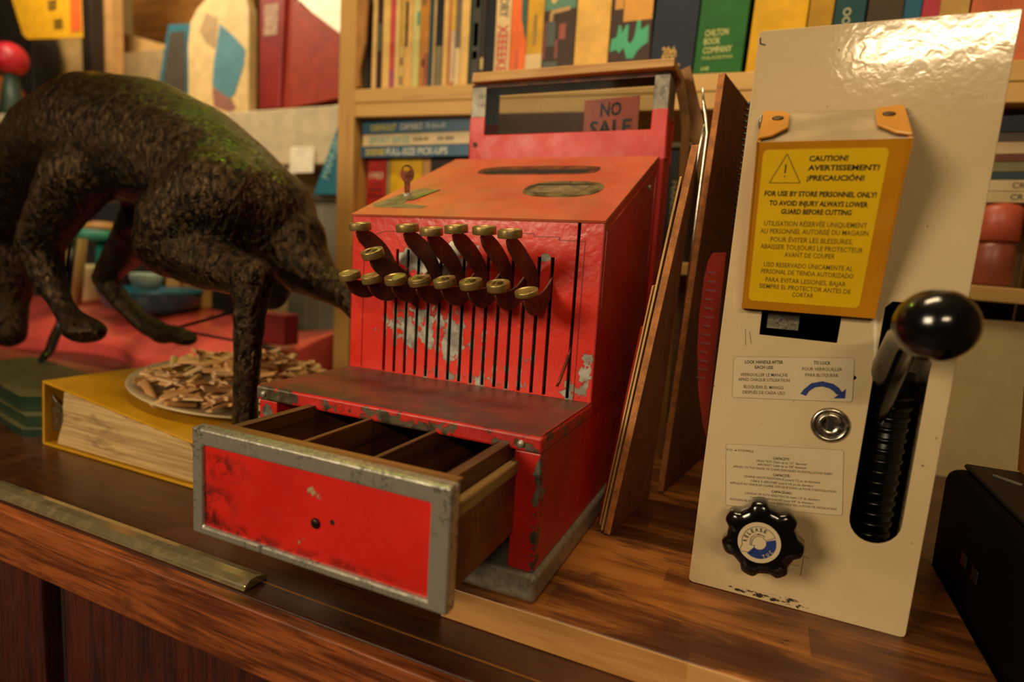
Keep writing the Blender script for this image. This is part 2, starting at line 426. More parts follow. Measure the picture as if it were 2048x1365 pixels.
# ================================================================= SETTING
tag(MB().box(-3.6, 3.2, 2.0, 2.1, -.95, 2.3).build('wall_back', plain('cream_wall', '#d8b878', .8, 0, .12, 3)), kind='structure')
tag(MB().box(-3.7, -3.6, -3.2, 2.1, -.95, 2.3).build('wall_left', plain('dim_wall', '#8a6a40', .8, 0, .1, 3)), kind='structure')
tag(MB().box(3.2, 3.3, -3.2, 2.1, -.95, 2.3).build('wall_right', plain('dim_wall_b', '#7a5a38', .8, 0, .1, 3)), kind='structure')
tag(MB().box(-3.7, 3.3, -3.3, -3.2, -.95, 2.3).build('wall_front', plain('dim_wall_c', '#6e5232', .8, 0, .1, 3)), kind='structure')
tag(MB().box(-3.7, 3.3, -3.3, 2.1, -1.0, -.95).build('floor', plain('brown_floor', '#3c2a1c', .6, 0, .2, 5)), kind='structure')
tag(MB().box(-3.7, 3.3, -3.3, 2.1, 2.3, 2.35).build('ceiling', plain('warm_ceiling', '#a88c60', .8, 0, .1, 3)), kind='structure')

# ================================================================= COUNTER
ct = thing('counter', 'long dark brown wooden counter that everything stands on', 'counter', (-1, .7, -.95))
MB().box(-3.1, .83, -.0595, 1.5, -.050, -.025).build('worktop', M['counter'], ct, .0012)
MB().box(-3.1, .83, -.070, -.0595, -.0775, -.0255).build('fascia', M['fascia'], ct, .0015)['label'] = 'reddish mahogany front edge'
MB().box(.047, .83, -.0405, -.0390, -.0256, -.02475).build('inlay_line', plain('brass_inlay', '#8a5a1c', .4, .3), ct)
cb = thing('cabinet', 'dark mahogany cabinet with panel doors under the counter front', 'cabinet', (-1, .3, -.95))
MB().box(-3.0, .80, -.030, 1.4, -.94, -.0505).build('carcass', M['black'], cb)
MB().box(-.75, -.232, -.050, -.0305, -.93, -.055).build('door', M['cabinet'], cb, .002)
MB().box(-.196, .62, -.050, -.0305, -.93, -.055).build('door', M['cabinet'], cb, .002)
MB().box(-.219, -.214, -.040, -.0305, -.90, -.06).build('divider', plain('dark_divider', '#1c0c08', .6), cb)
MB().cyl((-.208, -.0305, -.150), (-.208, -.037, -.150), .003, .0025).build('hinge_pin', M['nickel'], cb)
tag(MB().box(.195, .545, -.011, .56, -.025, 0).build('butcher_block', M['block'], None, .0012), 'stained butcher block slab under the red register and cream cutter', 'board')
# brass strip lying on the counter edge
prof = [(-.0580, -.0249), (-.0352, -.0249), (-.0346, -.0225), (-.0385, -.0190), (-.045, -.0172), (-.052, -.0176), (-.0568, -.0205)]
s = MB(); s.prism([(-.95, y, z) for y, z in prof], (1.0, 0, 0), smooth=False)
tag(s.build('brass_strip', M['strip_brass'], None, .0012, 3), 'long shiny brass trim strip lying loose along the counter edge', 'metal strip')

# ================================================================= CASH REGISTER
R = thing('cash_register', 'small antique red metal cash register with brass keys and open drawer', 'cash register', (.13, .17, 0))
MB().box(-.004, .264, -.002, .372, 0, .0205).build('plinth', M['nickel'], R, .0035, 3)['label'] = 'dull nickel base'
s = MB()
s.box(.0, .0195, .003, .33, .0205, .1075); s.box(.2400, .26, .003, .33, .0205, .1075)
s.box(.0195, .2400, .315, .33, .0205, .1075)
s.build('lower_case', M['red_jamb'], R, .001)
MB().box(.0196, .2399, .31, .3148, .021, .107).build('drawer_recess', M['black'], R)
s = MB(); s.box(-.0015, .2615, 0, .1225, .1080, .1203); s.build('ledge_lip', M['lip'], R, .0022, 3)
s = MB(); s.box(.0005, .2595, .0015, .1195, .1203, .12065); s.build('ledge_top', M['ledge'], R, .0003)
for x in (.0075, .246):
    MB().lathe((x, -.0002, .1135), [(.0001, .0018), (.0022, .0015), (.0028, .0005), (.0028, 0)][::-1], (0, -1, 0), 12).build('ledge_screw', M['nickel'], R)
# front panel with real slots
holes = []
for i in range(15):
    x = .0425+.0124*i
    holes.append((x-.0017, x+.0017, .1215, .2436 if i else .234))
holes.append((.2366, .2396, .1215, .2745))
s = MB(); s.cells((0.0008, .2592), (.1207, .2762), holes, .120, .1225)
s.build('key_panel', M['red_panel'], R)
# raised stepped frame pressed into the panel
em = [(.0150, .122), (.0150, .2493), (.0300, .2575), (.0390, .2603), (.1968, .2635), (.1972, .2610), (.2203, .2613), (.2208, .2587), (.2440, .2587), (.2440, .122)]
s = MB()
for a, b in zip(em[:-1], em[1:]):
    if abs(a[0]-b[0]) < .002: s.box(min(a[0], b[0])-.0003, max(a[0], b[0])+.0003, .1194, .12005, min(a[1], b[1]), max(a[1], b[1]))
    else:
        for (p, q) in ((a, b),):
            if p[0] < .2366 < q[0]:
                s.box(p[0], .2364, .1194, .12005, q[1]-.0003, q[1]+.0003); s.box(.2398, q[0], .1194, .12005, q[1]-.0003, q[1]+.0003)
            else:
                s.prism([(p[0], .1194, p[1]-.0003), (q[0], .1194, q[1]-.0003), (q[0], .1194, q[1]+.0003), (p[0], .1194, p[1]+.0003)], (0, .0006, 0))
s.build('pressed_border', plain('dark_red_bead', '#8e1c14', .4), R)
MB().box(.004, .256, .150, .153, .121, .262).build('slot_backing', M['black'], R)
# sides and sloping top
def side_poly(x): return [(x, .1200, .1205), (x, .1200, .2765), (x, .3217, .3658), (x, .3290, .3640), (x, .3290, .1076), (x, .1226, .1076)]
MB().prism(side_poly(.2592), (.0012, 0, 0)).build('side_panel', M['red_side'], R, .0004)
MB().prism(side_poly(-.0004), (.0012, 0, 0)).build('side_panel', M['red_side'], R, .0004)
s = MB()   # raised bead following the right side's outline
bead = [(.126, .128), (.126, .268), (.3150, .3515), (.3150, .13)]
for a, b in zip(bead[:-1], bead[1:]):
    s.tube([(.2605, a[0], a[1]), (.2605, b[0], b[1])], .0008, 6)
s.build('side_bead', M['red_side'], R)
s = MB(); s.box(.2600, .2606, .004, .31, .1205, .1216); s.build('side_seam', M['red_side'], R)
MB().lathe((.2604, .285, .326), [(.003, 0), (.003, .001), (.0015, .002)], (1, 0, 0), 12).build('side_screw', M['nickel'], R)
sl = Vector((0, .2017, .0893)).normalized(); nrm = Vector((0, -.0893, .2017)).normalized()
SM = Matrix(((1, 0, 0, 0), (0, sl.y, nrm.y, .12), (0, sl.z, nrm.z, .2765), (0, 0, 0, 1)))   # (x, along slope, normal)
LS = math.hypot(.2017, .0893)
def slp(x, t, h=0): return SM @ Vector((x, t*LS, h))
def ring(cx, ct, rx, rt, n=24, sq=1.0):
    o = []
    for i in range(n):
        a = 2*PI*i/n; c, d = math.cos(a), math.sin(a)
        o.append((cx+rx*math.copysign(abs(c)**sq, c), (ct+rt*math.copysign(abs(d)**sq, d))*LS))
    return o
s = MB()
s.plate([(-.0008, -.004), (.2608, -.004), (.2608, LS+.001), (-.0008, LS+.001)],
        [ring(.134, .715, .064, .022, 20, .5), ring(.196, .415, .036, .075, 20, .75)[:], ring(.030, .27, .014, .10, 16, .8), ring(.046, .29, .0052, .085, 8, .3)], SM @ Matrix.Identity(4), 0)
s = MB()
M2 = Matrix(((1, 0, 0, 0), (0, 1, 0, 0), (0, 0, 1, 0), (0, 0, 0, 1)))
SM3 = Matrix(((1, 0, 0, 0), (0, sl.y, nrm.y, .12-nrm.y*.002), (0, sl.z, nrm.z, .2765-nrm.z*.002), (0, 0, 0, 1)))
s.plate([(-.0008, -.002), (.2608, -.002), (.2608, LS+.001), (-.0008, LS+.001)],
        [ring(.134, .715, .064, .020, 20, .5), ring(.024, .29, .0085, .05, 16, .9)], SM3, .0022)
s.build('sloping_top', M['slope'], R)['label'] = 'dusty orange-red sloping top'
def slope_patch(pts, h0, h1): return [slp(x, t, h0) for x, t in pts]
def sprism(mb, pts, h, th, mi=0): return mb.prism([slp(x, t, h) for x, t in pts], nrm*th, mi)
olive = plain('worn_olive_metal', '#746044', .6, .1, .35, 60, .2)
s = MB(); sprism(s, [(x, t/LS) for x, t in ring(.192, .405, .041, .125, 28, .8)], .0001, .0005); s.build('worn_ring', plain('bare_patch', '#6a5c38', .5, .3, .5, 70, .3), R)
s = MB(); sprism(s, [(.155, .34), (.166, .45), (.218, .46), (.212, .34)], .0006, .0003); s.build('blank_plate', olive, R)
s = MB(); sprism(s, [(.157, .455), (.160, .475), (.216, .475), (.213, .455)], .0006, .0005); s.build('plate_shadow_gap', M['black'], R)
s = MB()
s.prism([slp(x, t/LS, .0002) for x, t in ring(.134, .75, .071, .075, 28, .5)], nrm*.0004); 
s.plate([(x, y) for x, y in ring(.136, .735, .074, .085, 28, .55)], [ring(.134, .715, .064, .020, 20, .5)], SM, .0006) if False else None
s = MB(); s.plate(ring(.136, .735, .073, .085, 28, .55), [ring(.134, .715, .0645, .021, 20, .5)], SM, .0005)
s.build('slot_frame', plain('scorched_slot_frame', '#6a3a1c', .5, .2, .5, 80, .3), R)
MB().prism([slp(x, t, .0006) for x, t in ((.070, .685), (.076, .735), (.196, .742), (.199, .70), (.19, .672), (.075, .672))], nrm*.0003).build('slit_shade', M['black'], R)  # thin black sheet laid over the slot as the shade in its opening
MB().prism([slp(.068, .69, -.004), (slp(.2, .69, -.004)), slp(.2, .74, -.004), slp(.068, .74, -.004)], nrm*-.001).build('slot_dark', M['black'], R)
s = MB(); sprism(s, [(.0035, .135), (.0215, .37), (.034, .40), (.0455, .37), (.0370, .16), (.072, .12), (.068, .09), (.012, .09)], .0001, .0004); s.build('lock_plate', olive, R)
s = MB(); sprism(s, [(.035, .20), (.047, .37), (.055, .37), (.0435, .20)], .0006, .0006); s.build('register_badge', plain('green_brass_badge', '#6e7244', .4, .5, .3, 60), R)
kb = slp(.0245, .285, 0)
s = MB(); s.cyl(kb-nrm*.006, kb+nrm*.0025, .0042, n=18); s.build('lock_barrel', M['nickel'], R)
s = MB()
kx = Vector((1, 0, 0)); kz = Vector((-.05, .12, 1)).normalized()
K4 = Matrix(((1.05, -.05, -.52, kb.x-.0002), (.55, .02, .85, kb.y-.0006), (0, 1.1, 0, kb.z+.016), (0, 0, 0, 1)))
bow = [(.0062*math.cos(a), .0085*math.sin(a)+.006) for a in [2*PI*i/24 for i in range(24)]]
hole = [(.0030*math.cos(a)-.0008, .0026*math.sin(a)+.0105) for a in [2*PI*i/14 for i in range(14)]]
s.plate(bow, [hole], K4, .0014); s.plate([(-.0022, -.014), (.0022, -.014), (.0028, -.001), (-.0028, -.001)], [], K4, .0014)
s.build('drawer_key', plain('rusty_key', '#5a2c1c', .35, .8, .4, 80, .2), R, .0003)
# rear column with display window
s = MB()
s.box(.013, .265, .330, .372, .0206, .366); s.cells((.013, .265), (.366, .4105), [(.0345, .2465, .3975, .42)], .330, .334)
s.cells((.013, .265), (.366, .4105), [(.0345, .2465, .3975, .42)], .368, .372)
s.box(.013, .0165, .334, .368, .366, .4105); s.box(.2615, .265, .334, .368, .366, .4105)
s.build('rear_column', M['red_rear'], R, .0012)
for x0, x1, xa, xb in ((.0138, .0345, .0138, .0160), (.2465, .2642, .2620, .2642)):
    s = MB(); s.box(x0, x1, .3305, .3335, .4105, .4570); s.box(x0, x1, .3685, .3715, .4105, .4570); s.box(xa, xb, .3330, .3690, .4105, .4570)
    s.build('window_post', M['post_nickel'], R, .0008)['label'] = 'dull nickel corner of the display window'
s = MB(); s.box(.0138, .2642, .3305, .3715, .4571, .4600); s.box(.0345, .2465, .3305, .3335, .4545, .4571)
s.build('window_head', plain('rusty_head', '#4a2a1a', .5, .4, .4, 80, .2), R, .0006)
MB().box(.0345, .2465, .3315, .3325, .3976, .4545).build('window_pane', M['glass'], R)
MB().box(.0345, .2465, .3695, .3705, .3976, .4545).build('window_pane', M['glass'], R)
s = MB()
s.prism([(.1605, .350, .385), (.2275, .350, .3865), (.2268, .3500, .4408), (.1598, .350, .4385)], (0, .001, 0), 0)
s.text('NO', (.1935, .3499, .4195), (1, 0, .03), (0, 0, 1), .026, .0155, .03, 1, lift=(0, -.0003, 0), align='C')
s.text('SALE', (.1940, .3499, .3975), (1, 0, .03), (0, 0, 1), .052, .0170, .03, 1, lift=(0, -.0003, 0), align='C')
fl = s.build('no_sale_flag', [plain('red_flag_card', '#cc5236', .5, 0, .08), M['ink']], R, fix=False); fl['label'] = 'red card reading NO SALE'
s = MB(); s.cyl((.0225, .3305, .3855), (.0225, .3290, .3855), .0032, n=12); s.build('column_screw', plain('dark_screw', '#241410', .5, .5), R)
# lever in the long slot
s = MB(); s.tube([(.2378, .128, .172), (.2365, .117, .155), (.2335, .110, .138), (.2322, .108, .1335)], [.0010, .0014, .0013, .0012], 8)
s.build('side_lever', plain('copper_lever', '#6e3018', .4, .5, .3), R)
# ---- keys
caps = {1: (.0627, .2622), 5: (.0628, .2624), 7: (.0608, .2601), 9: (.0586, .2628), 11: (.0597, .2627), 13: (.0547, .2605), 3: (.0499, .2393)}
for i, z in ((0, .2184), (2, .2174), (4, .2180), (6, .2186), (8, .2192), (10, .2193), (12, .2192), (14, .2170)): caps[i] = (.0662, z)
marks = {3: '11', 12: '10', 10: '20', 8: '30', 6: '5'}
def ribbon(mb, x, pts, w, th=.0016):
    """flat bent bar in the y-z plane, thickness along x; pts (y,z,halfwidth)"""
    L = []; Rr = []
    for k, p in enumerate(pts):
        a = pts[max(k-1, 0)]; b = pts[min(k+1, len(pts)-1)]
        d = Vector((b[0]-a[0], b[1]-a[1])).normalized(); n = Vector((-d.y, d.x))
        L.append((p[0]+n.x*p[2], p[1]+n.y*p[2])); Rr.append((p[0]-n.x*p[2], p[1]-n.y*p[2]))
    for k in range(len(pts)-1):
        q = [L[k], L[k+1], Rr[k+1], Rr[k]]
        mb.hexa([(x-th/2, a, b) for a, b in q], [(x+th/2, a, b) for a, b in q])
for i, (cy, cz) in caps.items():
    x = .0425+.0124*i
    s = MB()
    upper = i in (1, 5, 7, 9, 11, 13)
    zc = cz-.0045
    if upper:
        pts = [(cy-.0005, zc, .0060), (cy+.0030, zc-.005, .0066), (cy+.014, zc-.0095, .0086), (cy+.032, zc-.0185, .0092), (.108, zc-.031, .0092), (.118, zc-.043, .0088), (.126, zc-.055, .008), (.147, zc-.062, .006)]
    elif i == 3:
        pts = [(cy+.0005, zc, .0060), (cy+.004, zc-.005, .0066), (cy+.018, zc-.010, .0086), (cy+.040, zc-.018, .0090), (.108, zc-.028, .0088), (.122, zc-.040, .008), (.147, zc-.05, .006)]
    else:
        pts = [(cy-.0020, zc, .0040), (cy-.0005, zc-.0045, .0052), (cy+.010, zc-.0085, .0072), (cy+.024, zc-.0095, .0086), (cy+.040, zc-.0050, .0084), (cy+.051, zc+.003, .0066), (.128, zc+.012, .0045), (.147, zc+.018, .004)]
    # smooth the centre line
    P = []
    for k in range(len(pts)-1):
        p0 = pts[max(k-1, 0)]; p1 = pts[k]; p2 = pts[k+1]; p3 = pts[min(k+2, len(pts)-1)]
        for q in range(4):
            tt = q/4
            P.append(tuple(.5*((2*b)+(-a+c)*tt+(2*a-5*b+4*c-d)*tt*tt+(-a+3*b-3*c+d)*tt**3) for a, b, c, d in zip(p0, p1, p2, p3)))
    P.append(pts[-1])
    ribbon(s, x, P, 0)
    lv = s.build('key_lever', M['bronze_lever'], R)
    tilt = {14: (-.03, -.10), 3: (-.05, .06), 4: (.05, .05), 6: (-.02, .07)}.get(i, (random.uniform(-.05, .05), 0))
    ax = Vector((tilt[0]-(.06 if not upper else 0), -.16 if upper else (-.42 if i == 3 else -.33), 1)).normalized()
    s = MB(); r = .0097
    c0 = Vector((x, cy, zc))
    thk = .0040 if i == 14 else .0062
    s.lathe(c0, [(r*.80, -.0006), (r*.97, -.0003), (r, .0006), (r, thk-.001), (r*.97, thk-.0002), (r*.90, thk), (r*.84, thk-.0002), (r*.80, thk-.0008), (r*.0, thk-.0008)][:-1], ax, 36)
    if i == 6: s.lathe(c0+ax*.0030, [(r*1.03, 0), (r*1.05, .0004), (r*1.03, .0008)], ax, 36)
    if i in marks:
        q = ax.to_track_quat('Z', 'Y'); up = Vector((0, 1, 0)); up = (up-ax*up.dot(ax)).normalized(); rt = up.cross(ax).normalized()
        s.text(marks[i], c0+ax*(thk-.0005)-up*.0035, rt, up, .0085, .0068, .03, 1, lift=ax*.0003, align='C')
    s.build('key_cap', [M['brass'], plain('dark_digits', '#2c2010', .5, .5)] if i in marks else M['brass'], lv, fix=i not in marks)
# ---- drawer
s = MB()
zt = .1120
s.box(.0560, .0640, -.0900, .115, .046, zt); s.box(.2290, .2370, -.0900, .115, .046, zt)
s.box(.0640, .2290, -.0900, -.0785, .046, zt); s.box(.0640, .2290, .107, .115, .046, zt)
s.box(.0640, .2290, -.0785, .107, .046, .052)
s.box(.1165, .1205, -.0785, .107, .052, zt-.0015); s.box(.1745, .1785, -.0785, .107, .052, zt-.0015)
D = s.build('drawer', M['drawer_wood'], R, .0006); D['label'] = 'pulled-out wooden till drawer with three compartments'
MB().box(.0530, .2440, -.0955, -.0785, zt, zt+.0022).build('drawer_top_strip', M['drawer_wood_x'], D, .0006)
s = MB(); s.box(.2372, .2425, -.0900, .112, .046, .0895); s.build('drawer_side_board', M['drawer_side'], D, .0006)
s = MB(); s.box(.2372, .2440, -.0900, .112, .0900, .1000); s.build('runner', M['drawer_rail'], D, .0015)['label'] = 'pale wooden runner'
s = MB(); s.box(.0515, .0558, -.0900, .112, .046, .0995); s.build('drawer_side_board', M['drawer_side'], D, .0006)
s = MB(); s.cells((.0490, .2485), (.0418, .1158), [(.0588, .2352, .0478, .1042)], -.1000, -.0900)
ff = s.build('front_frame', M['chrome'], D, .0016, 3); ff['label'] = 'pitted chrome frame'
s = MB(); s.box(.0580, .2360, -.0976, -.0915, .0470, .1050); df = s.build('drawer_front', M['drawer_red'], D, 0)
MB().lathe((.1542, -.0976, .0723), [(.0034, 0), (.0034, .0008), (.0024, .0016), (.001, .0018)], (0, -1, 0), 16).build('screw', plain('old_screw', '#3a2418', .4, .7), df)
MB().lathe((.1668, -.0976, .0758), [(.0018, 0), (.0016, .0001)], (0, -1, 0), 12).build('screw_hole', M['black'], df)

# ================================================================= WOOD SLATS ON TOP OF THE REGISTER
tag(MB().prism([(.0165, .322, .4603), (.2690, .318, .4603), (.2690, .318, .4695), (.018, .322, .4725)], (0, .055, 0)).build('wooden_plank', wood('pale_slat', '#a87a40', '#c89c5c', None, .6, 'x'), None, .0012), 'pale wooden slat lying on top of the register display', 'plank')
s = MB(); s.prism([(.080, .350, .4725), (.238, .350, .4702), (.240, .350, .4760), (.200, .350, .4795), (.130, .350, .4820), (.084, .350, .4800)], (0, .016, 0))
tag(s.build('wood_splinter', wood('brown_splinter', '#6e4420', '#9a6a34', None, .6, 'x'), None, .001), 'short brown piece of wood resting on the pale slat', 'wood piece')
def strap(name, pts, wv, th, mat, label, cat, group=None):
    s = MB(); wv = Vector(wv)
    for a, b in zip(pts[:-1], pts[1:]):
        a = Vector(a); b = Vector(b); n = (b-a).cross(wv).normalized()*th
        s.hexa([a-wv, b-wv, b+wv, a+wv], [a-wv+n, b-wv+n, b+wv+n, a+wv+n])
    return tag(s.build(name, mat, None, .0004), label, cat, group)
lm = wood('tan_strap', '#7a4c22', '#a87a40', '#5a3418', .55, 'z')
strap('wood_strip', [(.268, .385, .478), (.276, .390, .452), (.288, .396, .415), (.300, .400, .380), (.306, .402, .350), (.310, .402, .12), (.311, .402, .001)], (.0085, -.002, .003), .003, lm, 'bent tan strip hanging behind the register, nearer the boards', 'strip')
strap('wood_strip', [(.2585, .380, .4750), (.2660, .383, .460), (.2720, .385, .440), (.2780, .386, .410), (.282, .388, .3), (.284, .388, .001)], (.0050, -.001, .002), .0025, lm, 'narrow brown strip hanging right behind the register corner', 'strip')

# ================================================================= BOARDS LEANING BETWEEN REGISTER AND CUTTER
hb = plain('brown_fibreboard', '#6a3414', .7, 0, .18, 40, .2, 500)
hbe = plain('fibreboard_edge', '#b0703a', .8, 0, .2, 120, .4, 700)
def leaning(name, label, b0, b1, t0, t1, th, mats, cat='board', cut=None):
    """board whose front bottom is b0, back bottom b1, tops t0,t1; thickness th towards -x"""
    s = MB(); b0, b1, t0, t1 = map(Vector, (b0, b1, t0, t1)); o = Vector((-th, .001, 0))
    face = [b0, b1, t1, t0]
    s.add(face+[p+o for p in face], [(0,1,2,3)], 0); 
    s.add(face+[p+o for p in face], [(7,6,5,4)], 0)
    s.add(face+[p+o for p in face], [(0,3,7,4), (3,2,6,7), (2,1,5,6), (1,0,4,5)], 1)
    o_ = s.build(name, mats, None, .0008, 1, fix=False)
    return tag(o_, label, cat)
leaning('fibreboard', 'tall reddish brown fibreboard panel leaning beside the cream cutter', (.309, .262, .001), (.343, .47, .001), (.3285, .262, .432), (.3520, .43, .4360), .0060, [hb, hbe])
leaning('fibreboard', 'shorter brown fibreboard panel leaning nearer the red register', (.284, .131, .001), (.298, .240, .001), (.3275, .131, .338), (.3130, .240, .342), .0058, [hb, hbe])
pv = wood('pale_veneer', '#b08448', '#cfa468', None, .6, 'z')
leaning('veneer_sheet', 'thin pale veneer sheet pressed against the shorter fibreboard', (.2765, .133, .002), (.2900, .235, .002), (.3165, .133, .314), (.3020, .235, .314), .0018, [pv, pv])
leaning('veneer_sheet', 'splintered pale veneer sheet standing closest to the register base', (.2735, .136, .006), (.2870, .235, .004), (.3015, .136, .225), (.2930, .235, .225), .0014, [pv, pv])
rp = plain('red_folder_card', '#a01c18', .45, 0, .1)
leaning('red_folder', 'thin red folder slipped between register side and veneer sheets', (.2690, .150, .001), (.2820, .235, .001), (.2925, .150, .188), (.2880, .235, .188), .0014, [rp, rp], 'folder')
# red tag hanging at the cutter's side
s = MB(); T = [(.3565, .255), (.3478, .2535), (.3455, .247), (.3440, .233), (.3435, .205), (.3445, .178), (.348, .145), (.3530, .118), (.3565, .105)]
pts = []
for k, (x, z) in enumerate(T): pts.append((x, z))
s.prism([(x, .128-.02*(.3565-x)/.012, z) for x, z in pts], (0, .0012, 0), 0)
for k in range(13):
    z = .238-k*.0068; s.box(.3462, .3520+.003*((k*7) % 3)/3, .1085+.0, .1088, z, z+.0012, 1)
rt = s.build('red_tag', [plain('red_tag_card', '#9a1c18', .5, 0, .1), plain('tag_print', '#4e0c0c', .6)], None, fix=False)
tag(rt, 'curved dark red printed tag hanging at the left side of the cutter', 'tag')
# pliers tip and coil
s = MB()
s.tube([(.3035, .300, .432), (.3060, .301, .415), (.3095, .303, .402), (.3125, .304, .385), (.3100, .304, .30), (.3060, .303, .15), (.303, .302, .001)], [.0006, .0016, .0028, .0024, .0022, .0022, .0022], 8)
s.tube([(.3095, .306, .404), (.3070, .306, .380), (.3040, .306, .350), (.3015, .306, .332)], [.0016, .0020, .0020, .0012], 8)
tag(s.build('scissors', metal('bright_steel', '#c8c0b0', .2, .3)), 'pointed steel scissors standing behind the tall fibreboard', 'scissors')

# ================================================================= CABLE CUTTER
CX = Matrix(((1, 0, .0195, .3577), (0, 1, 0, 0), (0, 0, 1, 0), (0, 0, 0, 1)))     # (u, y, v)
CF = Matrix(((1, .0195, 0, .3577), (0, 0, 1, .0875), (0, 1, 0, 0), (0, 0, 0, 1)))  # (u, v, depth)
K = thing('cable_cutter', 'tall cream steel cable cutter with black ball handle and yellow guard', 'cable cutter', (.432, .15, 0))
W_, H_ = .1428, .402
def rrect(x0, x1, z0, z1, r, n=5):
    o = []
    for cx, cz, a0 in ((x1-r, z1-r, 0), (x0+r, z1-r, 90), (x0+r, z0+r, 180), (x1-r, z0+r, 270)):
        for k in range(n+1):
            a = math.radians(a0+90*k/n); o.append((cx+r*math.cos(a), cz+r*math.sin(a)))
    return o
outer = [(.0030, .0006), (.1400, 0.0), (.1423, .0010), (.1428, .0032), (W_, H_-.001), (.142, H_), (.001, H_+.001), (0, H_), (0, .0036), (.001, .0014)]
slot = []
for k in range(13):
    a = math.radians(180+180*k/12); slot.append((.1144+.0153*math.cos(a), .0775+.0160*math.sin(a)))
slot += [(.1297, .195), (.1297, .2235), (.1260, .2265), (.1030, .2265), (.0994, .2225)]
win = [(.0262, .1968), (.0750, .1960), (.0756, .2250), (.0256, .2250)]
hole1 = [(.0884+.0014*math.cos(2*PI*k/12), .1736+.0014*math.sin(2*PI*k/12)) for k in range(12)]
s = MB(); s.plate(outer, [slot, win, hole1], CF, .0022)
FP = s.build('face_plate', M['cutter'], K, .0006)
s = MB(CX)
s.box(.0002, .0020, .0897, .235, .0012, .4010); s.box(.1408, .1426, .0897, .235, .0012, .4010); s.box(.002, .1408, .233, .235, .0012, .4010)
s.box(.0020, .1408, .0897, .233, .0012, .0030); s.box(.0020, .1408, .0897, .233, .3992, .4010)
s.build('housing', M['cutter'], K, .0006)
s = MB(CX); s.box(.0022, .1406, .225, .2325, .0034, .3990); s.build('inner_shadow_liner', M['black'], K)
# mechanism seen through the slot
s = MB(CX)
s.cyl((.1175, .135, .020), (.1175, .135, .175), .0150, n=24)
for k in range(18): s.lathe((.1175, .135, .030+k*.008), [(.0150, -.0022), (.0162, -.0008), (.0162, .0008), (.0150, .0022)], (0, 0, 1), 24)
s.box(.1010, .1135, .115, .13, .1620, .1735); s.box(.1165, .1285, .112, .13, .1610, .1720)
s.build('ram', M['blacksteel'], K)['label'] = 'dark ribbed ram inside the slot'
s = MB(CX); s.box(.030, .0505, .095, .10, .2015, .2240); s.build('blade_block', metal('scratched_steel', '#8c8676', .35, .9, '#2c2a24', 500), K)
s = MB(CX)
s.tube([(.1080, .150, .120), (.1080, .120, .150), (.1075, .085, .185), (.1070, .060, .205), (.1075, .035, .212), (.1080, .01, .216)], [.009, .0105, .0105, .0095, .0085, .008], 16)
s.build('handle_arm', M['blackplastic'], K)
s = MB(CX); s.sphere((.1082, -.004, .2180), .0190, 40, 0, (1.0, 1.0, .98)); s.lathe((.1080, .0245, .2140), [(.0110, 0), (.0095, .006), (.0105, .016)], (0, -1, .18), 24)
s.build('ball_handle', M['blackplastic'], K)
# star knob
s = MB()
def star(r0, a, ph, n=112): return [(r0+a*math.tanh(2.2*math.cos(7*(2*PI*k/n)-ph))) for k in range(n)]
n = 112; layers = [(.0, .86), (.0015, .95), (.004, 1.0), (.012, 1.0), (.0150, .955), (.0165, .88), (.0172, .70)]
vs = []; ph = 7*math.radians(100)
kc = CF @ Vector((.0458, .0592, 0))
for h, k_ in layers:
    for k, r in enumerate(star(.0246, .0021, ph, n)):
        a = 2*PI*k/n; vs.append((kc.x+r*k_*math.cos(a), .0695-.008*0-h, kc.z+r*k_*math.sin(a)*1.04))
fs = [(L*n+k, L*n+(k+1) % n, (L+1)*n+(k+1) % n, (L+1)*n+k) for L in range(len(layers)-1) for k in range(n)]
s.add(vs, fs, 0, True); s.add(vs[:n], [list(range(n))], 0); s.add(vs[-n:], [list(range(n))[::-1]], 0)
s.cyl((kc.x, .0875, kc.z), (kc.x, .0690, kc.z), .010, n=20)
KN = s.build('star_knob', M['blackplastic'], K)
lab = MB(); yk = .0522
lc = (.0440, .0590); C3 = lambda u, v, dy=0: (.3577+u+.0195*v, yk-dy, v)
lr = .0135
lab.prism([C3(lc[0]+lr*math.cos(2*PI*k/40), lc[1]+lr*1.06*math.sin(2*PI*k/40)) for k in range(40)], (0, .0006, 0), 0)
def arc_band(mb, r0, r1, a0, a1, mi, dy, n=24, c=lc):
    for k in range(n):
        t0 = math.radians(a0+(a1-a0)*k/n); t1 = math.radians(a0+(a1-a0)*(k+1)/n)
        q = [C3(c[0]+r*math.cos(t), c[1]+r*math.sin(t)*1.06, dy) for r, t in ((r0, t0), (r1, t0), (r1, t1), (r0, t1))]
        mb.add(q, [(0, 1, 2, 3)], mi)
def strokes(mb, pts, wd, mi, dy, close=False, mapf=None):
    mapf = mapf or (lambda p: C3(p[0], p[1], dy))
    pr = list(zip(pts, pts[1:]+([pts[0]] if close else [])))
    if not close: pr = pr[:len(pts)-1]
    for a, b in pr:
        d = Vector((b[0]-a[0], b[1]-a[1]));
        if d.length < 1e-9: continue
        d.normalize(); n_ = Vector((-d.y, d.x))*wd/2
        mb.add([mapf((a[0]-n_.x, a[1]-n_.y)), mapf((b[0]-n_.x, b[1]-n_.y)), mapf((b[0]+n_.x, b[1]+n_.y)), mapf((a[0]+n_.x, a[1]+n_.y))], [(0, 1, 2, 3)], mi)
arc_band(lab, .0044, .0106, -128, 24, 2, .0003)
arr = [(lc[0]+.0108*math.cos(math.radians(a)), lc[1]+.0114*math.sin(math.radians(a))) for a in range(30, 206, 8)]+[(.0325, .0515), (.0338, .0506), (.0407, .0508), (.0415, .0566), (.0392, .0562)]
arr += [(lc[0]+.0044*math.cos(math.radians(a)), lc[1]+.0046*math.sin(math.radians(a))) for a in range(190, 29, -16)]
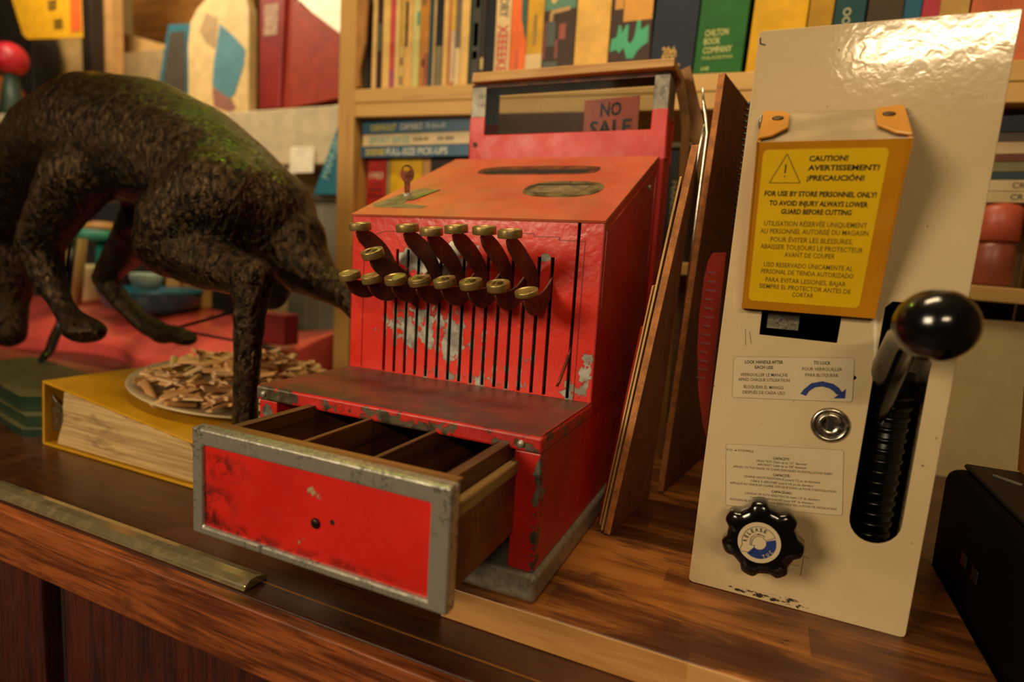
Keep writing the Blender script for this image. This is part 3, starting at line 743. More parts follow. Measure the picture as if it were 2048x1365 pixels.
strokes(lab, arr, .0003, 1, .0003, True)
def arc_text(mb, word, r, a0, a1, h, mi, dy, inward=False, bold=.02):
    for k, ch in enumerate(word):
        if ch == ' ': continue
        a = math.radians(a0+(a1-a0)*(k+.5)/len(word)); rad = Vector((math.cos(a), 0, math.sin(a)*1.06)).normalized()
        up = -rad if inward else rad; rtv = Vector((up.z, 0, -up.x))
        P = Vector(C3(lc[0]+r*math.cos(a), lc[1]+r*1.06*math.sin(a), dy))
        wd = h*.62 if ch != 'I' else h*.2
        mb.text(ch, P, rtv, up, wd, h, bold, mi, lift=(0, -.0002, 0), align='C')
arc_text(lab, 'RELEASE', .0076, 190, 62, .0026, 1, .0003)
arc_text(lab, 'Desserrer·Liberar', .0052, 205, 55, .0013, 1, .0003, bold=.0)
arc_text(lab, 'CUT', .0102, -20, -72, .0024, 0, .0005, True)
lab.build('knob_label', [M['label_paper'], M['ink'], M['blue_ink']], KN, fix=False)['label'] = 'round sticker reading RELEASE and CUT'
# lock
s = MB(); lk = CF @ Vector((.0786, .1392, 0))
s.lathe(lk, [(.0122, 0), (.0122, .0010), (.0112, .0022), (.0092, .0020), (.0086, .0006), (.0082, .0006)], (0, -1, 0), 40)
s.lathe(lk, [(.0080, 0), (.0080, .0016), (.0074, .0020), (.0040, .0020), (.0036, .0012)], (0, -1, 0), 40)
LK = s.build('key_lock', metal('bright_lock_steel', '#b4ac9c', .22, .4, '#4a4640', 400, .2), K)
s = MB(); s.box(lk.x-.0013, lk.x+.0011, lk.y-.0026, lk.y-.0011, lk.z-.0036, lk.z+.0034); s.build('keyway', M['black'], LK)
# stickers
def sticker(name, quad, texts, mats, extra=None, hb=.0022, hn=.0022, th=.00025):
    s = MB()
    r = .0022; P = []
    # rounded quadrilateral in (u,v)
    for k in range(4):
        a, b, c = Vector(quad[k-1]), Vector(quad[k]), Vector(quad[(k+1) % 4])
        d1 = (a-b).normalized(); d2 = (c-b).normalized()
        for q in range(6):
            tt = q/5; p1 = b+d1*r*(1-tt); p2 = b+d2*r*tt
            P.append(p1*(1-tt)+p2*tt if 0 < tt < 1 else (p1 if tt == 0 else p2))
    yy = .0875-th
    s.prism([(.3577+p.x+.0195*p.y, yy, p.y) for p in P], (0, th-.00002, 0), 0)
    for t_, a, b, wt in texts:
        A = Vector((.3577+a[0]+.0195*a[1], yy, a[1])); B = Vector((.3577+b[0]+.0195*b[1], yy, b[1]))
        d = B-A; s.text(t_, A, d, Vector((-d.z, 0, d.x)), d.length, hb if wt == 'b' else hn, .026 if wt == 'b' else .006, 1, lift=(0, -.0001, 0))
    if extra: extra(s, yy)
    strokes(s, [(p.x, p.y) for p in P], .00018, 2, 0, True, lambda p: (.3577+p[0]+.0195*p[1], yy-.00005, p[1]))
    return s.build(name, mats, FP, fix=False)
T1 = [('LOCK HANDLE AFTER', (0.0192, 0.175), (0.044, 0.1779), 'b'), ('EACH USE', (0.0262, 0.1721), (0.0381, 0.1733), 'b'), ('VERROUILLER LE MANCHE', (0.0174, 0.1655), (0.0481, 0.1691), 'n'),
 ('APRÈS CHAQUE UTILISATION', (0.0165, 0.1619), (0.0497, 0.1655), 'n'), ('BLOQUEAR EL MANGO', (0.0208, 0.157), (0.0466, 0.1598), 'n'), ('DESPUÉS DE CADA USO', (0.0204, 0.153), (0.0481, 0.156), 'n'),
 ('TO LOCK', (0.0628, 0.1799), (0.0732, 0.1808), 'b'), ('POUR VERROUILLER', (0.0564, 0.1747), (0.0806, 0.1774), 'n'), ('PARA BLOQUEAR', (0.059, 0.1708), (0.0789, 0.173), 'n')]
def arrow(s, yy):
    A = [(0.0575, 0.1582), (0.0612, 0.1572), (0.0628, 0.1610), (0.0660, 0.1640), (0.0703, 0.1652), (0.0745, 0.1645), (0.0776, 0.1628), (0.0796, 0.1607), (0.0780, 0.1580), (0.0849, 0.1589), (0.0845, 0.1656), (0.0828, 0.1626), (0.0802, 0.1658), (0.0767, 0.1679), (0.0698, 0.1689), (0.0633, 0.1666), (0.0592, 0.1617)]
    inn = [2, 3, 4, 5, 6, 7]; 
    v = [(.3577+u+.0195*w_, yy-.0002, w_) for u, w_ in A]
    s.add(v, [(0, 1, 2, 16), (16, 2, 3, 15), (15, 3, 4, 14), (14, 4, 5), (14, 5, 13), (13, 5, 6), (13, 6, 12), (12, 6, 7, 11), (8, 9, 10)], 3)
mats4 = [M['label_paper'], M['ink'], M['ink_soft'], M['blue_ink']]
sticker('lock_instruction_sticker', [(.0112, .1790), (.0136, .1490), (.0895, .1570), (.0866, .1872)], T1, mats4, arrow, .0023, .0023)
T2 = [('P.O. # 07759852', (0.0150, 0.1088), (0.0330, 0.1108), 'p'), ('CAPACITY:', (0.0463, 0.1082), (0.0574, 0.1094), 'b'), ('HIGH TEST Chain up to 1/2" diameter', (0.036, 0.1044), (0.0685, 0.1080), 'n'), ('AIRCRAFT Cable up to 3/8" diameter', (0.0369, 0.1018), (0.0685, 0.1053), 'n'),
 ('APPLIED TO THE GRADE OF CHAIN EXPLAINED IN INSTALLATION SHEET', (0.0208, 0.0970), (0.0849, 0.1042), 'n'), ('CAPACITÉ:', (0.0479, 0.0960), (0.059, 0.0973), 'b'),
 ("CHAINE HAUTE RÉSISTANCE jusqu'à 1/2 po de diamètre", (0.0291, 0.0912), (0.0783, 0.0967), 'n'), ("CÂBLE À AÉRONEF jusqu'à 3/8 po de diamètre", (0.0339, 0.0887), (0.0744, 0.0933), 'n'),
 ("APPLIQUÉ AU GRADE DE CHAÎNE EXPLIQUÉ DANS LA FICHE D'INSTALLATION", (0.0202, 0.0843), (0.0887, 0.0922), 'n'), ('CAPACIDAD:', (0.0486, 0.0836), (0.0617, 0.0851), 'b'),
 ('CADENA DE ALTA RESISTENCIA hasta 1/2" de diámetro', (0.0312, 0.0787), (0.0796, 0.0841), 'n'), ('CABLE DE AERONAVES hasta 3/8" de diámetro', (0.0353, 0.0762), (0.0762, 0.0808), 'n'),
 ('APLICADO AL GRADO DE CADENA EXPLICADO EN LA FICHA DE INSTALACIÓN', (0.0216, 0.0719), (0.0905, 0.0798), 'n')]
sticker('capacity_sticker', [(.0138, .1140), (.0192, .0672), (.0946, .0768), (.0890, .1232)], T2, mats4, None, .0018, .00165)
# corner dent and scratches
s = MB()
def scr(pts, wd): strokes(s, pts, wd, 0, 0, False, lambda p: (.3577+p[0]+.0195*p[1], .08735, p[1]))
scr([(.0750, .0265), (.0752, .0420)], .0004); scr([(.0752, .0420), (.0790, .0405)], .0003); scr([(.0610, .0325), (.0740, .0335)], .0003); scr([(.0195, .1980), (.0215, .1900)], .0003); scr([(.0165, .2000), (.0180, .1880)], .0003)
scr([(.0012, .3985), (.0016, .3945), (.0050, .3935)], .0010); scr([(.0500, .3270+.06), (.0501, .3260+.06)], .0006)
s.build('scratches', plain('scratch_dark', '#4a3c28', .6), FP, fix=False)
# guard
gx0, gx1 = .3742, .4555
A = lambda x, y, z: (x, y, z)
s = MB()
ft0, ft1 = .0400, .3198; fb0, fb1 = .0790, .2148; bt0, bt1 = .0870, .3500; 
s.hexa([A(gx0, ft0, ft1), A(gx1, ft0, ft1), A(gx1-.0015, fb0, fb1), A(gx0+.001, fb0, fb1)], [A(gx0, ft0+.0018, ft1), A(gx1, ft0+.0018, ft1), A(gx1-.0015, fb0+.0018, fb1), A(gx0+.001, fb0+.0018, fb1)])
for x, dx in ((gx0, .0018), (gx1-.0018, .0018)):
    s.prism([(x, ft0, ft1), (x, fb0, fb1), (x, .0872, fb1-.001), (x, .0872, bt1)], (dx, 0, 0))
G = s.build('safety_guard', M['amber'], K, .0014); G['label'] = 'amber yellow safety guard'
s = MB(); s.hexa([A(gx0+.0018, ft0+.001, ft1-.001), A(gx1-.0018, ft0+.001, ft1-.001), A(gx1-.0018, .0868, bt1-.002), A(gx0+.0018, .0868, bt1-.002)], [A(gx0+.0018, ft0+.001, ft1-.0022), A(gx1-.0018, ft0+.001, ft1-.0022), A(gx1-.0018, .0868, bt1-.0032), A(gx0+.0018, .0868, bt1-.0032)])
s.build('guard_lid', plain('frosted_lid', '#a89474', .3, 0, .15, 30, .05), G)['label'] = 'frosted clear top flap'
gd = Vector((0, .047, .0302)).normalized(); gn = Vector((0, -gd.z, gd.y))
for sx_, x in ((1, gx0), (-1, gx1)):
    s = MB(); B0 = Vector((x, ft0, ft1))
    P = [B0+gd*.003, B0+Vector((sx_*.008, 0, 0))+gd*.007, B0+Vector((sx_*.0165, 0, 0))+gd*.020, B0+Vector((sx_*.0165, 0, 0))+gd*.045, B0+Vector((sx_*.013, 0, 0))+gd*.050, B0+gd*.053]
    s.prism(P, gn*.0016); s.build('corner_tab', M['amber'], G, .0006)
    cc = B0+Vector((sx_*.0095, 0, 0))+gd*.036+gn*.0016
    MB().lathe(cc, [(.0036, 0), (.0036, .0004), (.0026, .0008), (.001, .0008)], gn, 16).build('rivet', plain('dark_rivet', '#4a3418', .5, .5), G)
MB().lathe((gx0-.0005, .083, .342), [(.0045, 0), (.0045, .0015), (.002, .0022)], (-1, 0, 0), 16).build('pivot_bolt', M['nickel'], G)
# caution label
s = MB(); Gt = Vector((0, -.039, .105)).normalized(); G0 = Vector((0, ft0, ft1)); gN = Vector((0, -Gt.z, Gt.y))
gp = lambda x, t, h=.0003: Vector((x, 0, 0))+G0+Gt*t+gN*h
rr = rrect(.3781, .4452, -.1055, -.0048, .003)
s.prism([gp(x, t, .0) for x, t in rr], gN*.0003, 0)
GT = [('CAUTION!', (0.4043, -0.0119), (0.425, -0.0118), 'b'), ('AVERTISSEMENT!', (0.4043, -0.0173), (0.442, -0.0174), 'b'), ('¡PRECAUCIÓN!', (0.4044, -0.0234), (0.4352, -0.0235), 'b'),
('FOR USE BY STORE PERSONNEL ONLY!', (0.3814, -0.033), (0.4431, -0.0335), 'b'), ('TO AVOID INJURY ALWAYS LOWER', (0.3847, -0.039), (0.4396, -0.0394), 'b'), ('GUARD BEFORE CUTTING', (0.3922, -0.0444), (0.4316, -0.0444), 'b'),
('UTILISATION RÉSERVÉE UNIQUEMENT', (0.383, -0.0524), (0.4411, -0.0522), 'n'), ('AU PERSONNEL AUTORISÉ DU MAGASIN', (0.3812, -0.0575), (0.4426, -0.057), 'n'), ('POUR ÉVITER LES BLESSURES,', (0.3879, -0.0629), (0.435, -0.0628), 'n'),
('ABAISSER TOUJOURS LE PROTECTEUR', (0.3822, -0.0678), (0.4414, -0.0681), 'n'), ('AVANT DE COUPER', (0.3972, -0.0729), (0.4265, -0.0728), 'n'), ('USO RESERVADO ÚNICAMENTE AL', (0.3855, -0.0802), (0.4377, -0.0803), 'n'),
('PERSONAL DE TIENDA AUTORIZADO', (0.3843, -0.0850), (0.4388, -0.0853), 'n'), ('PARA EVITAR LESIONES, BAJAR', (0.3876, -0.0908), (0.4354, -0.0910), 'n'), ('SIEMPRE EL PROTECTOR ANTES DE', (0.3842, -0.0957), (0.4388, -0.0959), 'n'), ('CORTAR', (0.405, -0.1005), (0.4178, -0.1004), 'n')]
for t_, a, b, wt in GT:
    A_ = gp(*a); B_ = gp(*b); s.text(t_, A_, B_-A_, Gt, (B_-A_).length, .0032 if wt == 'b' else .0033, .034 if wt == 'b' else .008, 1 if wt == 'b' else 2, lift=gN*.0001)
tri = [(.3918, -.0073), (.3835, -.0249), (.4010, -.0249)]
strokes(s, tri, .0005, 2, 0, True, lambda p: gp(p[0], p[1], .0004))
strokes(s, [(.3918, -.0135), (.3918, -.0190)], .0008, 1, 0, False, lambda p: gp(p[0], p[1], .0004)); strokes(s, [(.3918, -.0205), (.3918, -.0213)], .0009, 1, 0, False, lambda p: gp(p[0], p[1], .0004))
s.build('caution_label', [M['label_yellow'], M['ink'], M['olive_ink']], G, fix=False)['label'] = 'yellow caution label in three languages'

# coil cord behind the cutter
s = MB(); pts = []
for k in range(620):
    a = k*.42; z = .405-k*.00037; pts.append((.3535+.0032*math.cos(a)+.0003, .262+.0*k+.0035*math.sin(a), z))
tag(MB().tube(pts, .0011, 6).build('coil_cord', plain('black_cord', '#0a0908', .35)), 'black coiled cord hanging between tall fibreboard and cutter', 'cord')

# ================================================================= BLACK CASE AT RIGHT
BC = thing('black_case', 'large black case standing at the right end of the butcher block', 'case', (.69, .11, -.025))
s = MB(); s.box(.5475, .84, -.055, .250, -.0248, .0850); s.build('case_body', plain('black_case_skin', '#050404', .6, 0, .3, 60, .2, 300, spec=.08), BC, .012, 3)
s = MB(); s.box(.560, .835, -.048, .244, .0850, .0895); s.build('case_lid', plain('black_case_top', '#16120e', .5, 0, .3, 40, .3, 300), BC, .002)
MB().prism([(.5725, .216, .0896), (.5865, .200, .0896), (.5850, .1975, .0896), (.5710, .2135, .0896)], (0, 0, .0012)).build('metal_strip', M['nickel'], BC)
for yv in (.13, .155): MB().box(.5462, .5476, yv, yv+.012, .030, .040).build('latch', M['blacksteel'], BC, .0004)
tag(MB().hexa([(.5975, .212, .0898), (.608, .20, .0898), (.608, .235, .0898), (.5975, .247, .0898)], [(.566, .205, .46), (.5765, .193, .46), (.5765, .228, .46), (.566, .240, .46)]).build('picture_frame', wood('orange_frame', '#a8641c', '#d08a30', None, .4, 'z')), 'orange-brown wooden frame edge leaning on the black case', 'frame')

# ================================================================= BOOKSHELF
BS = thing('bookshelf', 'cream painted wooden bookshelf behind the cash register', 'bookshelf', (.17, .72, -.025))
cp = wood('cream_shelf_paint', '#b48a48', '#c89c58', None, .55, 'x', 8, 60, contrast=(.3, .75), bumps=.05)
cpz = wood('cream_post_paint', '#a87c3c', '#c0924c', None, .55, 'z', 8, 60, contrast=(.3, .75), bumps=.05)
def shelf(z0, th, x0=-.394, x1=.755, y0=.600, y1=.83, name='shelf'):
    s = MB(); f = lambda x: z0-.025*x
    s.hexa([(x0, y0, f(x0)-th), (x1, y0, f(x1)-th), (x1, y1, f(x1)-th), (x0, y1, f(x0)-th)], [(x0, y0, f(x0)), (x1, y0, f(x1)), (x1, y1, f(x1)), (x0, y1, f(x0))])
    return s.build(name, cp, BS, .0015)
s = MB(); s.box(-.434, -.394, .600, .83, -.025, 1.05); s.build('post', cpz, BS, .002)
s = MB(); s.box(.755, .79, .600, .83, -.025, 1.05); s.build('post', cpz, BS, .002)
shelf(.5460, .026); shelf(.5200, .026, y0=.6015, name='shelf_rail'); shelf(.2610, .020); shelf(1.03, .03)
MB().box(-.394, .755, .83, .84, -.025, 1.05).build('back_panel', plain('shelf_back', '#8a6a3c', .7), BS)
MB().box(.36, .755, .618, .630, -.0248, .2).build('lower_panel', plain('cream_lower_panel', '#c0a878', .7, 0, .06), BS)
s = MB(); s.prism([(-.394, .601, .72), (-.3700, .601, .72), (-.3735, .601, .64), (-.386, .601, .585), (-.384, .601, .562), (-.394, .601, .557)], (0, .006, 0)); s.build('torn_edge', plain('peeled_edge', '#a06c2c', .7), BS)

# books on the upper shelf: x0,x1,colour,height,label,extras
SH = lambda x: .5462-.025*x
def book(x0, x1, col, h, label, y=.620, depth=.16, base=None, tilt=0.0, extras=(), group='books on the upper shelf', cat='book', rough=.5, pages=True):
    b = SH(x0)+.0004 if base is None else base
    T = thing('book', label, cat, ((x0+x1)/2, y+depth/2, b), group)
    m = plain('cover_'+col.lstrip('#'), col, rough, 0, .10, 30, spec=.25)
    g = min(.0012, (x1-x0)*.12)
    tl = lambda z: tilt*(z-b)
    def bb(mb, xa, xb, ya, yb, za, zb):
        mb.hexa([(xa+tl(za), ya, za), (xb+tl(za), ya, za), (xb+tl(za), yb, za), (xa+tl(za), yb, za)], [(xa+tl(zb), ya, zb), (xb+tl(zb), ya, zb), (xb+tl(zb), yb, zb), (xa+tl(zb), yb, zb)])
    s = MB(); bb(s, x0+.0003, x0+.0003+g, y, y+depth, b, b+h); bb(s, x1-.0003-g, x1-.0003, y, y+depth, b, b+h); bb(s, x0+.0003+g, x1-.0003-g, y, y+g, b, b+h)
    s.build('cover', m, T, .0004, 1)
    s = MB(); bb(s, x0+.0003+g, x1-.0003-g, y+g, y+depth-.003, b+.002, b+h-.003); s.build('pages', PAGES, T)
    k = 0
    for e in extras:
        kind = e[0]; s = MB(); k += 1
        if kind == 'rect':      # fractions of spine: u0,u1,z0,z1 (m above base)
            _, u0, u1, z0, z1, c = e; ww = x1-x0
            z0 += b; z1 += b
            q = [(x0+ww*u0+tl(z0), y-.0003, z0), (x0+ww*u1+tl(z0), y-.0003, z0), (x0+ww*u1+tl(z1), y-.0003, z1), (x0+ww*u0+tl(z1), y-.0003, z1)]
            s.prism(q, (0, .0004, 0)); s.build('spine_patch', plain('patch_'+c.lstrip('#'), c, .5, 0, .08), T)
        elif kind == 'poly':
            _, pts, c = e; ww = x1-x0
            q = [(x0+ww*u+tl(b+z), y-.0005, b+z) for u, z in pts]
            s.prism(q, (0, .0004, 0)); s.build('spine_patch', plain('patch_'+c.lstrip('#'), c, .5, 0, .08), T)
        elif kind == 'text':    # horizontal text: string,u,z,height,width,colour
            _, st, u, z, hh, wd, c = e
            s.text(st, (x0+(x1-x0)*u+tl(b+z), y-.0006, b+z), (1, 0, 0), (0, 0, 1), wd, hh, .02, 0, lift=(0, -.0002, 0)); s.build('spine_lettering', plain('let_'+c.lstrip('#'), c, .5, 0, 0), T, fix=False)
        elif kind == 'vtext':   # reading downwards
            _, st, u, z, hh, wd, c = e
            s.text(st, (x0+(x1-x0)*u, y-.0006, b+z), (0, 0, -1), (1, 0, 0), wd, hh, .02, 0, lift=(0, -.0002, 0)); s.build('spine_lettering', plain('let_'+c.lstrip('#'), c, .5, 0, 0), T, fix=False)
    return T
PAGES = plain('book_pages', '#c8ac78', .8, 0, .08, 200, 0, stretch=(1, 1, .02))
CR = '#c8a564'
book(-.3925, -.3825, '#4a4030', .20, 'narrow grey-brown book, first on the upper shelf beside the post')
book(-.3815, -.3715, '#241018', .22, 'dark plum book, second from the shelf post')
book(-.3705, -.3595, CR, .23, 'thin tan cream spine between two dark maroon books')
book(-.3590, -.3465, '#3a1a20', .21, 'dark maroon book with a grey band, right of a tan spine', extras=[('rect', .1, .9, .075, .125, '#4c4c38')])
book(-.3460, -.3290, '#d0aa62', .24, 'wide pale cream spine left of the pink magazine')
book(-.3285, -.3175, '#b84248', .24, 'pinkish red magazine spine turning purple towards the base', extras=[('rect', 0, 1, .0, .038, '#9a4460'), ('rect', 0, 1, .066, .086, '#a82828')])
book(-.3170, -.3070, '#ccaa6c', .22, 'cream spine immediately right of the pinkish red magazine')
book(-.3065, -.2960, '#bfa060', .22, 'spotted cream spine with yellow upper part', extras=[('rect', .1, .7, .08, .2, '#b08a20'), ('rect', .3, .8, .045, .06, '#5c4030'), ('rect', .3, .8, .01, .025, '#6a5040')])
book(-.2955, -.2780, '#caa05c', .22, 'tan spine with a black and red striped column', extras=[('rect', .1, .45, .078, .16, '#3a1a10'), ('rect', .15, .4, .11, .12, '#a02818'), ('rect', .15, .4, .135, .145, '#a83820')])
book(-.2775, -.2615, '#b8b070', .22, 'pale mint green spine with a teal spot', extras=[('rect', .6, .95, .115, .14, '#3c8068')])
book(-.2610, -.2410, '#a8702c', .22, 'golden brown spine with mottled orange patches', extras=[('rect', .5, 1, .0, .065, '#8a4420'), ('rect', .2, .55, .15, .18, '#6e4a20'), ('rect', .3, .6, .04, .055, '#5a3018')])
book(-.2405, -.2325, '#10404a', .22, 'thin teal spine, the darkest blue-green one of the slim books')
book(-.2320, -.2260, '#a88a5c', .22, 'very thin beige booklet right of the thin teal spine')
book(-.2255, -.2110, '#10141c', .21, 'near-black spine with a grey lettered lower half', extras=[('rect', .1, .95, .005, .075, '#6a6044')])
book(-.2105, -.1995, '#c8a060', .22, 'plain light tan spine right of the half-grey black one')
book(-.1990, -.1850, '#a8683c', .22, 'rust-edged spine with a yellow strip at the top', extras=[('rect', .45, 1, .1, .2, '#c09a20'), ('rect', .45, 1, .01, .1, '#b8a080')])
book(-.1845, -.1730, '#c8b084', .20, 'off-white spine with a grey-violet upper block', extras=[('rect', .1, .95, .07, .19, '#5c5044')])
book(-.1725, -.1560, '#d0a862', .24, 'cream spine left of the dark green book')
book(-.1555, -.1330, '#14301c', .24, 'dark green and black spine with a pale flower-like spot', extras=[('rect', .3, 1, .0, .24, '#28241c'), ('rect', .35, .8, .048, .062, '#b89c50'), ('rect', .4, .8, .07, .11, '#6a6444'), ('rect', .5, .85, .135, .15, '#a07838')])
book(-.1325, -.1230, '#2c241c', .24, 'dark brown spine with one cream mark near its foot', extras=[('rect', .2, .8, .03, .05, '#b89c60')])
book(-.1225, -.1040, '#0a0d16', .24, 'solid black spine left of the white one with red letters')
book(-.1035, -.0735, '#cdb080', .25, 'white spine with big red vertical lettering', extras=[('vtext', 'XEEEEKEK', .20, .103, .020, .095, '#b8402c'), ('vtext', 'STORY', .22, .165, .018, .050, '#6a6450')])
book(-.0730, -.0430, '#d8642a', .25, 'bright orange spine with part of a teal disc', extras=[('poly', [(1, .075), (.85, .085), (.66, .11), (.62, .14), (.68, .165), (.85, .185), (1, .19)], '#1c4a40'), ('rect', .35, .55, .01, .06, '#b8481c')])
book(-.0425, -.0120, '#bf9024', .25, 'mustard spine with a cream lower block', extras=[('rect', 0, 1, 0, .050, '#cdb07c'), ('rect', .4, .6, .065, .115, '#8a6818')])
book(-.0110, .0470, '#3a2820', .24, 'thick brown spine with a green top and pale lamp drawing', extras=[('rect', .02, .98, .118, .24, '#44745c'), ('poly', [(.2, .132), (.3, .127), (.5, .14), (.6, .155), (.55, .175), (.2, .175)], '#b8a060'), ('poly', [(.18, .113), (.22, .118), (.8, .122), (.8, .115), (.3, .112), (.28, .10), (.18, .10)], '#a8824a'), ('rect', .12, .38, .06, .10, '#3c4440'), ('rect', .02, .1, .04, .10, '#6e2820'), ('rect', .4, .48, .04, .07, '#7a2c20'), ('rect', .5, .7, .07, .095, '#8a3a28'), ('rect', .05, .5, .0, .035, '#40483c')], depth=.17, y=.618)
book(.0475, .1060, '#d4a550', .24, 'thick plain cream binder with no printing', y=.618)
book(.1070, .1750, '#3c2620', .24, 'brown spine with orange square and jagged turquoise pattern', extras=[('rect', .30, .98, .09, .165, '#cc8c20'), ('rect', .08, .28, .11, .135, '#c08828'), ('poly', [(.03, .045), (.05, .065), (.17, .067), (.2, .085), (.26, .085), (.3, .072), (.38, .085), (.44, .085), (.44, .06), (.52, .055), (.60, .065), (.64, .09), (.72, .09), (.74, .075), (.92, .082), (.93, .055), (.8, .05), (.68, .042), (.6, .032), (.45, .033), (.36, .05), (.25, .042), (.18, .048)], '#2c9a70'), ('text', 'southam', .15, .008, .009, .042, '#b89c60')], y=.618)
book(.1755, .2430, '#0e1a2c', .25, 'navy blue spine lettered 20th in gold', extras=[('text', '20th', .27, .030, .0165, .022, '#c89c44'), ('text', 'Century', .18, .014, .009, .036, '#a8844a'), ('text', '20th', .34, .130, .012, .024, '#b08c3c')], y=.616, tilt=.03)
book(.2445, .3150, '#145a1c', .25, 'green hardback lettered in cream by a book company', extras=[('text', 'CHILTON', .16, .058, .0095, .034, '#b4b468'), ('text', 'BOOK', .16, .046, .0095, .024, '#b4b468'), ('text', 'COMPANY', .16, .033, .0095, .042, '#b4b468'), ('text', 'PHILADELPHIA', .16, .024, .005, .045, '#98a050'), ('text', '648', .16, .008, .006, .012, '#98a858')], tilt=.03, y=.616)
book(.3210, .3950, '#cf9c08', .25, 'bright yellow thick book right of the green hardback', tilt=.03, y=.618)
book(.3960, .4280, '#a87c14', .25, 'narrower darker yellow spine behind the cutter top', tilt=.03)
book(.4290, .4680, '#0c3c3e', .25, 'dark teal spine with pale round letters, behind the cutter top', extras=[('vtext', 'OOO', .35, .085, .010, .035, '#a8a480')], tilt=.03)
book(.4710, .5140, '#3c3020', .25, 'dark brown spine with a green foot band', extras=[('rect', 0, 1, .0, .050, '#2c7030')], tilt=.02)
book(.5145, .5350, '#1c5470', .25, 'blue spine between brown-green and crimson books', tilt=.02)
book(.5355, .5560, '#a83040', .25, 'crimson red spine right of the blue one', tilt=.02)
book(.5570, .5900, '#b08a48', .25, 'tan spine right of the crimson one')
book(.5920, .6700, '#b8603c', .25, 'wide salmon spine at the far right of the upper shelf')
# stacked manuals under the shelf
def flat(z0, z1, x0, x1, col, label, name='book', texts=(), y=.622):
    T = thing(name, label, 'book', ((x0+x1)/2, y+.07, z0), 'manuals stacked flat under the upper shelf')
    m = plain('flatcover_'+col.lstrip('#'), col, .4, 0, .08)
    s = MB(); s.hexa([(x0, y, z0), (x1, y, z0-.004*0), (x1, y+.15, z0), (x0, y+.15, z0)], [(x0, y, z0+.0015), (x1, y, z0+.0015), (x1, y+.15, z0+.0015), (x0, y+.15, z0+.0015)])
    s.box(x0, x1, y, y+.15, z1-.0015, z1); s.box(x0, x1, y, y+.0015, z0+.0015, z1-.0015); s.build('cover', m, T, .0006)
    MB().box(x0+.002, x1-.002, y+.0016, y+.148, z0+.0016, z1-.0016).build('pages', PAGES, T)
    for st, x, wd, hh, c in texts:
        s = MB(); s.text(st, (x, y-.0003, z0+(z1-z0-hh)/2), (1, 0, 0), (0, 0, 1), wd, hh, .03, 0, lift=(0, -.0004, 0)); s.build('spine_lettering', plain('fl_'+c.lstrip('#'), c, .5, 0, 0), T, fix=False)
    return T
flat(.4295, .4510, -.392, -.100, '#0c4a6c', 'blue manual lettered FULL-SIZE PICK-UPS, lowest of the flat stack', texts=[('DODGE', -.379, .044, .0125, '#c0a830'), ('FULL-SIZE PICK-UPS', -.331, .140, .0130, '#b8b8a8')])
flat(.4515, .4740, -.388, -.100, '#c8b084', 'cream and pale green manual, middle of the flat stack', texts=[('SPORT BIKES', -.372, .095, .013, '#7a9a84'), ('SUZUKI', -.268, .034, .006, '#4a3c28'), ('GS 850', -.215, .036, .006, '#4a3c28')])
flat(.4745, .4985, -.390, -.100, '#0e4c6a', 'blue manual lettered CHEVROLET CAMARO, top of the flat stack', texts=[('CHEVROLET', -.370, .062, .0115, '#b8a83c'), ('CAMARO', -.300, .052, .0115, '#b4b4a4'), ('70 thru 81', -.242, .044, .0095, '#a8b0a8')])
# upright books on the lower shelf
LS_ = lambda x: .2612-.025*x
def lbook(x0, x1, ztop, col, label, extras=(), y=.640):
    b = LS_(x0)+.0004
    return book(x0, x1, col, ztop-b, label, y, .14, b, 0, extras, 'books on the lower shelf')
lbook(-.3900, -.3420, .4285, '#b02418', 'red repair manual dated 1983 under the flat stack', [('text', '1983', .14, .120, .013, .034, '#cdb090'), ('text', 'AUTO', .24, .106, .007, .026, '#4a0e0c'), ('text', 'REPAIR', .16, .095, .007, .032, '#4a0e0c'), ('text', 'MANUAL', .12, .083, .007, .038, '#4a0e0c')])
lbook(-.3410, -.3330, .4285, '#9a8658', 'thin pale olive booklet between the red and yellow manuals')
lbook(-.3320, -.2560, .4285, '#d8a80c', 'yellow repair manual with red date 1982 behind the register key', [('text', '1982', .28, .124, .012, .034, '#c04418')])
lbook(-.2550, -.2380, .4285, '#c89058', 'pale orange spine right of the yellow manual')
lbook(-.2370, -.1700, .4285, '#2c1c14', 'dark brown book right of the pale orange spine')
lbook(-.1690, -.1000, .4285, '#302018', 'very dark book below the right end of the flat stack')
for k, (a, b_, c, l) in enumerate([(.1900, .2180, '#1a1410', 'black book just right of the register column'), (.2185, .2420, '#14100e', 'black spine with grey lettering between register and boards'), (.2425, .2600, '#241c14', 'dark spine with gold vertical marks behind the veneer sheets')]):
    lbook(a, b_, .440-.004*k, c, l, [('vtext', 'MANUAL', .3, .13, .008, .07, '#7a6c4c')] if k == 1 else ([('vtext', 'SERVICE', .25, .15, .007, .09, '#8a6c2c')] if k == 2 else []))
tag(MB().box(.205, .270, .640, .76, .4400, .4480).build('pocket_book', plain('olive_pb', '#6a5a30', .6)), 'olive paperback lying flat on the black books behind the register', 'book')
